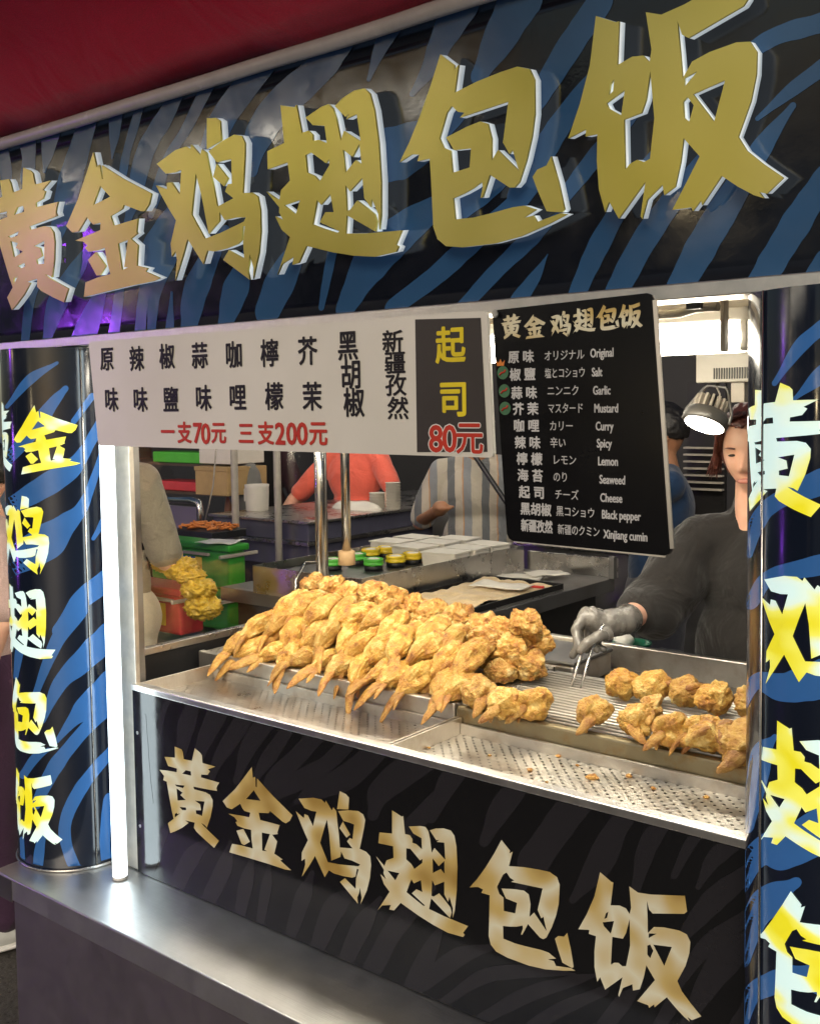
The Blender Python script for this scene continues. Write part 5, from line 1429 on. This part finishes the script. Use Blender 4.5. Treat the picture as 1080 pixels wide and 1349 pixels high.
for i, (x, y, z, lab) in enumerate(((-2.36, 1.52, 1.085, 'nearest in the front row beside the jars'), (-2.36, 1.65, 1.085, 'second in the front row'), (-2.36, 1.79, 1.085, 'farthest in the front row at the trough end'),
                                    (-2.53, 1.55, 1.09, 'nearest in the rear row'), (-2.53, 1.69, 1.09, 'in the middle of the rear row'), (-2.53, 1.83, 1.09, 'farthest in the rear row'), (-2.70, 1.62, 1.09, 'nearest in the row by the striped shirt'), (-2.70, 1.77, 1.09, 'farthest in the row by the striped shirt'))):
    tbox(x, y, z, 0.145, 0.115, 0.078, random.uniform(-7, 7), 'white takeaway box with red print, ' + lab)
# tray with cloth
tr_ = empty('baking_tray', 'shallow steel tray with a stained cloth on the side counter', 'tray', (-2.05, 1.3, 1.05))
MB().box((-2.24, 1.00, 1.0505), (-1.915, 1.62, 1.056)).build('tray_base', M['steel'], tr_)
b = MB(); b.box((-1.921, 1.00, 1.0565), (-1.915, 1.62, 1.076), 0.001); b.box((-2.24, 1.00, 1.0565), (-2.234, 1.62, 1.076), 0.001); b.box((-2.2335, 1.614, 1.0565), (-1.9215, 1.62, 1.076), 0.001); b.box((-2.2335, 1.0, 1.0565), (-1.9215, 1.006, 1.076), 0.001)
b.build('tray_edge', M['blackmetal'], tr_)
bm = bmesh.new(); nx_, ny_ = 40, 60; gr = []
for i in range(nx_ + 1):
    gr.append([])
    for j in range(ny_ + 1):
        x = -2.225 + 0.295 * i / nx_; y = 1.015 + 0.58 * j / ny_
        z = 1.066 + 0.022 * abs(noise.noise(Vector((x * 9, y * 6, 0)))) + 0.008 * noise.noise(Vector((x * 25, y * 25, 2)))
        gr[-1].append(bm.verts.new((x + 0.01 * noise.noise(Vector((x, y * 9, 1))), y, z)))
for i in range(nx_):
    for j in range(ny_):
        f = bm.faces.new((gr[i][j], gr[i + 1][j], gr[i + 1][j + 1], gr[i][j + 1])); f.smooth = True
mb = MB(); mb.bm.free(); mb.bm = bm
o = mb.build('cloth', M['towel']); tag(o, 'crumpled brown stained cloth lying in the steel tray', 'cloth')
def sheet_paper(px0, py0, px1, py1, z, rz, name, label, mat, w=0.15, d=0.12, seed=0, c=None):
    c = c or at((px0 + px1) / 2, (py0 + py1) / 2, 2, z); rot = Matrix.Rotation(R(rz), 3, 'Z')
    bm = bmesh.new(); g = []
    for i in range(13):
        g.append([])
        for j in range(11):
            p = Vector(((i / 12 - .5) * w, (j / 10 - .5) * d, 0))
            q = rot @ p + c
            q.z = z + 0.012 * abs(noise.noise(Vector((q.x * 11, q.y * 11, seed)))) + 0.002
            g[-1].append(bm.verts.new(q))
    for i in range(12):
        for j in range(10):
            f = bm.faces.new((g[i][j], g[i + 1][j], g[i + 1][j + 1], g[i][j + 1])); f.smooth = True
    e = bmesh.ops.extrude_face_region(bm, geom=bm.faces[:])
    for v in [q for q in e['geom'] if isinstance(q, bmesh.types.BMVert)]: v.co.z += 0.0025
    mb = MB(); mb.bm.free(); mb.bm = bm
    return tag(mb.build(name, mat), label, 'napkin')
sheet_paper(655, 755, 715, 768, 1.056, 20, 'paper_napkin', 'folded white napkin on the side counter left of the other', M['paper'], 0.17, 0.12, 1)
sheet_paper(700, 750, 740, 764, 1.062, 50, 'paper_napkin', 'second white napkin, overlapping to the right on the side counter', M['paper'], 0.15, 0.11, 4)
sheet_paper(620, 768, 700, 778, 1.078, 5, 'paper_sheet', 'sheet of white paper lying on the rim of the cloth tray', M['paper'], 0.20, 0.10, 8)
c0, c1 = at(696, 772, 2, 1.075), at(716, 774, 2, 1.075)
tag(MB().tube([c0, c1], 0.005, 10).build('red_pen', M['red']), 'short red pen on the counter edge by the napkins', 'pen')
# jade bowl by the seller and the bag beside
bc = at(832, 858, 1, 1.02)
bw = empty('jade_bowl', 'jade green plastic bowl behind the counter beside the gloved hand', 'bowl', tuple(bc))
MB().lathe([(0.030, -0.030), (0.045, 0.0), (0.050, 0.020), (0.054, 0.022), (0.054, 0.026), (0.047, 0.024), (0.04, 0.0), (0.001, -0.02)], bc, 28).build('bowl', M['jade'], bw)
mb = MB(); ell(mb, bc + Vector((-0.03, 0.01, 0.025)), 0.03, 0.025, 0.022)
for v in mb.bm.verts: v.co += Vector((0, 0, 1)) * 0.006 * noise.noise(v.co * 60)
tag(mb.build('plastic_bag', M['white'], None, True), 'small crumpled white plastic bag in the jade bowl', 'bag')
bc2 = at(885, 866, 1, 1.02)
mb = MB(); ell(mb, bc2, 0.075, 0.035, 0.018)
for v in mb.bm.verts: v.co += Vector((0, 0, 1)) * 0.012 * noise.noise(v.co * 35)
tag(mb.build('black_bag', M['black'], None, True), 'crumpled shiny black bag lying behind the grill in front of the seller', 'bag')

# ------------------------------------------------------------------ people behind
person('customer in a coral red T-shirt leaning over the far counter', (-4.18, 3.05), 188, M['coral'], M['trousers'], M['skin'], M['blackhair'], 1.72,
       armL=((-0.32, 0.10, 1.20), (-0.40, 0.32, 1.12)), armR=((0.36, 0.12, 1.12), (0.25, 0.35, 1.08)), headpitch=-20)
person('customer in a grey and cream striped shirt behind the takeaway boxes', (-2.92, 2.52), 215, M['stripes'], M['trousers'], M['tan'], M['blackhair'], 1.72,
       armL=((-0.27, 0.02, 1.14), (-0.22, 0.25, 1.10)), armR=((0.27, -0.02, 1.12), (0.18, 0.24, 1.20)), sleeve=0.62)
s0, s1 = at(625, 600, 1, 2.30), at(662, 655, 1, 2.30)
b = MB(); b.tube([s0 + (s0 - s1) * 0.8, s0, s1, s1 + (s1 - s0) * 0.8], 0.012, 8)
tag(b.build('bag_strap', M['black']), 'dark shoulder strap across the striped shirt', 'strap')
person('cook in a navy T-shirt with raised forearm, seen right of the menu board', (-1.95, 2.45), 120, M['navy'], M['trousers'], M['tan'], M['blackhair'], 1.70,
       armL=((-0.20, 0.20, 1.20), (-0.12, 0.35, 1.42)), armR=((0.22, 0.24, 1.24), (0.14, 0.38, 1.46)), sleeve=0.6, lean=-0.05)
bb_ = at(908, 628, 1, 2.2)
person('person in a beige T-shirt seen from behind through the side window', (-3.24, 0.64), 20, M['beige'], M['apron'], M['skin'], M['blackhair'], 1.80,
       armL=((-0.24, 0.05, 1.14), (-0.20, 0.25, 1.05)), armR=((0.23, 0.03, 1.10), (0.12, 0.24, 1.08)), sleeve=0.62)
pb = person('passer-by in pale pink at the left edge behind the striped pillar', (-3.17, 0.17), 150, M['pinkcloth'], M['purplecloth'], M['skin'], M['blackhair'], 1.62)
for s in (-1, 1):
    mb = MB(); Rz_ = Matrix.Rotation(R(150), 3, 'Z'); k_ = 1.62 / 1.68
    c_ = Rz_ @ Vector((s * 0.09 * k_, 0.05, 0)) + Vector((-3.17, 0.17, 0))
    ell(mb, c_ + Vector((0, 0, 0.050)), 0.052, 0.138, 0.052, Rz_)
    for v in mb.bm.verts: v.co.z = max(0.022, v.co.z)
    mb.build('shoe', M['shoe'], pb)
    mb = MB(); ell(mb, c_ + Vector((0, 0, 0.014)), 0.057, 0.144, 0.016, Rz_)
    mb.build('sole', M['white'], pb)

# ------------------------------------------------------------------ far counters and clutter beyond the side window
fc = empty('far_counter', 'long counter with purple grey front beyond the side window', 'counter', (-3.8, 2.3, 0))
MB().box((-4.25, 2.02, 1.06), (-3.56, 3.9, 1.145), 0.004).build('upper_front', M['purple'], fc)
MB().box((-4.24, 2.03, 0.93), (-3.57, 3.9, 1.04), 0.004).build('lower_front', M['purple'], fc)
MB().box((-4.26, 2.00, 1.041), (-3.55, 3.9, 1.059), 0.002).build('steel_band', M['steel'], fc)
MB().box((-4.27, 2.00, 1.146), (-3.54, 3.9, 1.160), 0.003).build('top_edge', M['steel'], fc)
MB().box((-4.20, 2.10, 0.05), (-3.62, 3.85, 0.929)).build('dark_base', M['black'], fc)
fc2 = empty('rear_counter', 'grey steel rear counter running behind the jars', 'counter', (-3.3, 3.4, 0))
MB().box((-3.53, 2.95, 1.00), (-1.2, 3.6, 1.12), 0.003).build('upper_front', M['steel_dark'], fc2)
MB().box((-3.53, 2.97, 0.30), (-1.2, 3.6, 0.985), 0.003).build('lower_front', M['steel_dark'], fc2)
MB().box((-3.53, 2.93, 0.986), (-1.2, 3.6, 0.999), 0.002).build('steel_band', M['steel'], fc2)
def stack(px, py, y, n, r, h, label):
    c = at(px, py, 1, y)
    t = empty('paper_cup_stack', label, 'cups', (c.x, y, c.z - 0.05))
    for i in range(n):
        z0 = c.z - 0.05 + i * h
        MB().lathe([(r * 0.86, z0), (r * 0.97, z0 + h * 0.96), (r * 1.0, z0 + h * 0.97), (r * 1.0, z0 + h)], (c.x, c.y, 0), 20).build('cup_rim', M['paper'], t)
stack(497, 668, 2.7, 8, 0.045, 0.016, 'short stack of white paper cups left of the taller one on the far counter')
stack(518, 664, 2.7, 11, 0.042, 0.015, 'tall stack of white paper cups beside the striped shirt')
c = at(470, 672, 1, 2.6)
mb = MB(); ell(mb, c, 0.17, 0.07, 0.05)
for v in mb.bm.verts: v.co += Vector((0, 0, 1)) * 0.015 * noise.noise(v.co * 14)
tag(mb.build('cloth_roll', M['paper'], None, True), 'rolled cream cloth lying on the far counter before the coral shirt', 'cloth')
cu_ = at(339, 660, 1, 2.25)
tcup = empty('white_mug', 'ribbed white plastic mug on the purple counter beyond the window', 'mug', (cu_.x, cu_.y, 1.16))
MB().lathe([(0.055, 1.16), (0.060, 1.165), (0.064, 1.285), (0.066, 1.30), (0.060, 1.30), (0.058, 1.18), (0.001, 1.17)], (cu_.x, cu_.y, 0), 28).build('mug_body', M['paper'], tcup)
MB().tube([(cu_.x - 0.06, cu_.y, 1.28), (cu_.x - 0.095, cu_.y, 1.27), (cu_.x - 0.095, cu_.y, 1.21), (cu_.x - 0.06, cu_.y, 1.20)], 0.006, 8).build('handle', M['paper'], tcup)

def sbox(x0, x1, y0, y1, z0, z1, mat, label, lab=True):
    t = empty('storage_box', label, 'storage box', ((x0 + x1) / 2, (y0 + y1) / 2, z0))
    MB().box((x0, y0, z0), (x1, y1, z1 - 0.03), 0.012).build('tub', mat, t)
    MB().box((x0 - 0.012, y0 - 0.012, z1 - 0.0295), (x1 + 0.012, y1 + 0.012, z1), 0.008).build('lid', mat, t)
    MB().box((x1 + 0.0005, (y0 + y1) / 2 - 0.10, z1 - 0.05), (x1 + 0.014, (y0 + y1) / 2 + 0.10, z1 - 0.036), 0.003).build('handle', M['cable'], t)
    for y_, x_ in (((y0 + y1) / 2, None),):
        MB().box(((x0 + x1) / 2 - 0.02, y0 - 0.0145, z1 - 0.052), ((x0 + x1) / 2 + 0.14, y0 - 0.002, z1 - 0.040), 0.003).build('handle', M['cable'], t)
        cx_ = (x0 + x1) / 2
        MB().box((cx_ - 0.03, y0 - 0.0022, z1 - 0.145), (cx_ + 0.045, y0 - 0.0004, z1 - 0.062)).build('blue_label', M['labelblue'], t)
        MB().box((cx_ + 0.0455, y0 - 0.0022, z1 - 0.145), (cx_ + 0.085, y0 - 0.0004, z1 - 0.062)).build('yellow_label', M['labelyellow'], t)
        b = MB(); b.tube([(cx_ - 0.02, y0 - 0.003, z1 - 0.085), (cx_ + 0.0, y0 - 0.003, z1 - 0.09), (cx_ + 0.02, y0 - 0.003, z1 - 0.083)], 0.003, 6); b.tube([(cx_ - 0.018, y0 - 0.003, z1 - 0.115), (cx_ + 0.022, y0 - 0.003, z1 - 0.12)], 0.002, 6)
        b.build('label_print', M['white'], t)
sbox(-3.70, -3.20, 1.20, 1.29, 0.985, 1.165, M['greenbox'], 'upper lidded green storage box beyond the side window')
sbox(-3.68, -3.22, 1.21, 1.29, 0.81, 0.980, M['greenbox'], 'lower green storage box carrying the upper one')
sheet_paper(270, 708, 300, 716, 1.166, 20, 'white_cloth', 'white cloth draped on the lid of the upper green box', M['white'], 0.16, 0.14, 3, Vector((-3.28, 1.23, 1.166)))
sbox(-3.40, -3.06, 0.84, 0.95, 0.88, 1.055, M['redbox'], 'red plastic storage box full of marinated chicken behind the window')
def heap(cx, cy, cz, rx, ry, rz, label, seed):
    bm = ico(5)
    for v in bm.verts:
        p = v.co.copy(); q = Vector((p.x * rx, p.y * ry, p.z * rz))
        cl = 1 - abs(noise.noise(p * 2.6 + Vector((seed, 0, 0)))) * 1.6
        v.co = q * (0.75 + 0.35 * cl) + p * 0.006 * noise.fractal(p * 8, 0.7, 2, 3) + Vector((cx, cy, cz))
    for f in bm.faces: f.smooth = True
    me = bpy.data.meshes.new('marinated_chicken'); bm.to_mesh(me); bm.free(); me.materials.append(M['raw'])
    tag(link('marinated_chicken', me), label, 'raw chicken', 'heaps of yellow marinated chicken')
for i, (px, py, w, lab) in enumerate(((238, 748, 0.066, 'on the left top of the red box'), (222, 742, 0.05, 'at the far left beside the beige shirt'), (262, 776, 0.062, 'in the middle right of the red box'), (268, 800, 0.070, 'lowest, right of the red box'), (252, 760, 0.040, 'small, between the two larger heaps'))):
    p = at(px, py, 1, 0.80)
    heap(p.x, p.y, p.z, w, 0.06, w * 0.62, 'yellow marinated chicken heap ' + lab, i * 3.3)
# wire trolley carrying them
tl_ = empty('steel_trolley', 'low steel trolley with rim beyond the window carrying the boxes', 'trolley', (-3.2, 1.0, 0))
MB().box((-3.75, 0.62, 0.788), (-2.58, 1.55, 0.805), 0.003).build('shelf', M['steel_dark'], tl_)
MB().box((-3.75, 0.612, 0.780), (-2.58, 0.619, 0.830), 0.002).build('front_rim', M['steel'], tl_)
for x in (-3.7, -2.62):
    for y in (0.66, 1.5): MB().tube([(x, y, 0.0), (x, y, 0.787)], 0.012, 8).build('leg', M['steel_dark'], tl_)
MB().box((-3.6, 0.7, 0.50), (-2.75, 1.4, 0.75), 0.01).build('blue_crate', M['bluebox'], None)
tag(bpy.data.objects['blue_crate'], 'dark blue crate under the trolley shelf', 'crate')
# stainless fryer frame behind
fr_ = empty('fryer_hood', 'rounded stainless hood frame behind the green boxes', 'hood', (-4.3, 1.7, 1.2))
pp = [at(205, 658, 1, 1.9), at(252, 659, 1, 1.9), at(262, 662, 1, 1.9), at(264, 672, 1, 1.9), at(264, 712, 1, 1.9)]
MB().tube(pp, 0.018, 12).build('frame_tube', M['pole'], fr_)
q0, q1 = at(200, 664, 1, 1.95), at(260, 710, 1, 1.95)
MB().box((q0.x, 1.95, q1.z), (q1.x, 1.97, q0.z), 0.0).build('back_sheet', M['steel_side'], fr_)
# tray of orange fries
c = at(265, 694, 1, 1.75)
tf = empty('fries_tray', 'black tray of orange fried pieces behind the green boxes', 'tray', tuple(c))
MB().box((c.x - 0.16, 1.68, c.z - 0.05), (c.x + 0.16, 1.90, c.z - 0.012), 0.004).build('tray_body', M['black'], tf)
mb = MB(); random.seed(8)
for i in range(60):
    p = Vector((c.x + random.uniform(-.14, .14), 1.79 + random.uniform(-.09, .09), c.z - 0.008 + random.uniform(0, .02))); d = Vector((random.uniform(-.03, .03), random.uniform(-.03, .03), random.uniform(-.004, .012)))
    mb.tube([p - d, p + d], 0.006, 5)
o = mb.build('fries', M['orange'], tf); o['kind'] = 'stuff'
# shelves with goods
shf = empty('goods_shelf', 'dark shelving with trays and goods at the far left background', 'shelf', (-5.3, 2.8, 0))
for i, z in enumerate((1.16, 1.34, 1.52, 1.70)):
    MB().box((-6.2, 2.72, z), (-4.9, 3.1, z + 0.016)).build('shelf_board', M['shelf'], shf)
for x in (-6.2, -4.9): MB().box((x, 2.72, 0), (x + 0.03, 3.1, 2.0)).build('upright', M['blackmetal'], shf)
for i, (x, z, w, h, m_, lab) in enumerate(((-5.45, 1.357, 0.50, 0.07, 'grn', 'long green packet on the middle shelf'), (-5.3, 1.537, 0.22, 0.06, 'cardboard', 'small brown carton on the upper shelf'), (-5.65, 1.537, 0.20, 0.07, 'wood', 'tan packet on the upper shelf at the left'),
                                       (-5.45, 1.177, 0.46, 0.06, 'redbox', 'flat red tray on the lowest shelf'), (-5.05, 1.717, 0.20, 0.09, 'labelyellow', 'yellow packet on the top shelf'))):
    tag(MB().box((x - w / 2, 2.75, z), (x + w / 2, 2.95, z + h), 0.008).build('goods_packet', M[m_]), lab, 'packet')
def crt(px0, py0, px1, py1, y, d, name, label, cat, mat):
    a, b2 = at(px0, py0, 1, y), at(px1, py1, 1, y)
    t = empty(name, label, cat, (a.x, y, b2.z))
    MB().box((a.x, y, b2.z), (b2.x, y + d, a.z), 0.004).build('carton_body', mat, t)
    MB().box((a.x - 0.004, y - 0.004, (a.z - 0.02)), (b2.x + 0.004, y + d * 0.5, a.z + 0.004), 0.002).build('flap', mat, t)
    return t
crt(257, 615, 300, 654, 2.3, 0.3, 'cardboard_box', 'brown cardboard box on the fryer behind the window', 'box', M['cardboard'])
crt(262, 582, 305, 612, 2.35, 0.25, 'paper_carton', 'pale carton standing on the brown cardboard box', 'box', M['paper'])
c = at(322, 640, 1, 2.5)
mb = MB(); ell(mb, c, 0.12, 0.08, 0.16)
for v in mb.bm.verts: v.co += Vector((1, 0, 0)) * 0.012 * noise.noise(v.co * 18)
tag(mb.build('shoulder_bag', M['greybag'], None, True), 'grey cloth bag hanging behind the white mug', 'bag')
c = at(352, 610, 1, 3.2)
person('distant person in dark maroon standing behind the grey bag', (c.x - 0.1, 3.25), 200, simple('maroon_cloth', (0.045, 0.012, 0.016), 0.8), M['trousers'], M['tan'], M['blackhair'], 1.70)
# string hanging
tag(MB().tube([at(285, 590, 1, 2.0), at(281, 640, 1, 2.0), at(270, 688, 1, 2.0)], 0.004, 6).build('power_cord', M['cable']), 'thin pale cord hanging before the cardboard box', 'cord')
# narrow window mullions beyond
for i, (px, lab) in enumerate(((311, 'first pale post beyond the window, left of the mug'), (367, 'second pale post beyond the window, near the coral shirt'))):
    p = at(px, 700, 1, 1.95 if i else 1.9)
    tag(MB().tube([(p.x, p.y, 0.0), (p.x, p.y, 2.3)], 0.018, 10).build('thin_post', M['cable']), lab, 'post', 'thin posts beyond the window')
# back wall with louvre
tag(MB().box((-9.0, 4.6, 0), (2.5, 4.7, 3.2)).build('back_wall', M['wall']), 'dark wall closing the view far behind the stall', 'wall')
lv = empty('wall_louvre', 'pale horizontal louvre on the back wall beside the cook', 'louvre', (-2.3, 3.3, 1.3))
for i in range(7):
    p = at(905, 590 + i * 9, 1, 2.9)
    MB().box((p.x - 0.02, 2.9, p.z - 0.004), (p.x + 0.16, 2.93, p.z + 0.004)).build('slat', M['cable'], lv)
MB().box((p.x - 0.02, 2.94, 1.2), (p.x + 0.16, 2.96, 1.8)).build('frame', M['blackmetal'], lv)
# opposite stalls across the lane (their lit awnings show in the glossy print)
def stall(x0, x1, label, aw, neon=False):
    t = empty('market_stall', label, 'stall', ((x0 + x1) / 2, -5.6, 0), 'lit stalls across the lane')
    MB().box((x0, -5.6, 0.0), (x1, -4.9, 1.0), 0.01).build('counter', M['blackmetal'], t)
    b = MB(); b.box((x0, -6.0, 3.46), (x1, -4.6, 3.5)); b.build('awning', aw, t)
    MB().box((x0, -4.9, 2.62), (x1, -4.86, 3.45)).build('valance', aw, t)
    MB().tube([(x0 + 0.3, -4.6, 2.56), (x1 - 0.3, -4.6, 2.56)], 0.02, 10).build('lamp_tube', M['tube'], t)
    for x in (x0 + 0.05, x1 - 0.05): MB().tube([(x, -4.9, 0), (x, -4.9, 2.6)], 0.03, 8).build('post', M['alu'], t)
    MB().box((x0, -6.3, 0), (x1, -6.2, 2.6)).build('rear_sheet', M['wall'], t)
stall(-12.5, -8.2, 'stall across the lane with a cream awning', M['cream'])
stall(-7.8, -3.9, 'stall across the lane with a tan awning', M['cardboard'])
for i, (x, z) in enumerate(((-7.9, 2.2), (-9.1, 1.45), (-2.9, 1.7))):
    bl = empty('hanging_bulb', ('upper', 'lower', 'right hand')[i] + ' bare warm bulb hanging across the lane', 'bulb', (x, -4.95, z), 'bare bulbs across the lane')
    mb = MB(); ell(mb, (x, -4.95, z), 0.06, 0.06, 0.08); mb.build('glass_bulb', M['bulb'], bl)
    MB().tube([(x, -4.95, z + 0.07), (x, -4.95, 3.4)], 0.006, 6).build('cord', M['black'], bl)
ng = empty('neon_sign', 'purple neon sign on a post down the lane', 'neon sign', (-5.95, -2.5, 0))
MB().tube([(-5.95, -2.56, 0), (-5.95, -2.56, 2.3)], 0.03, 10).build('post', M['black'], ng)
MB().box((-6.15, -2.55, 1.35), (-5.75, -2.53, 2.2), 0.01).build('backing', M['black'], ng)
MB().box((-6.1, -2.55, 0.6), (-5.8, -2.53, 1.0), 0.01).build('backing', M['black'], ng)
for z in (0.75, 1.48, 2.06):
    MB().tube([(-6.08, -2.50, z), (-5.82, -2.50, z), (-5.82, -2.50, z + 0.07), (-6.08, -2.50, z + 0.07)], 0.014, 10).build('neon_tube', M['neonpurple'], ng)
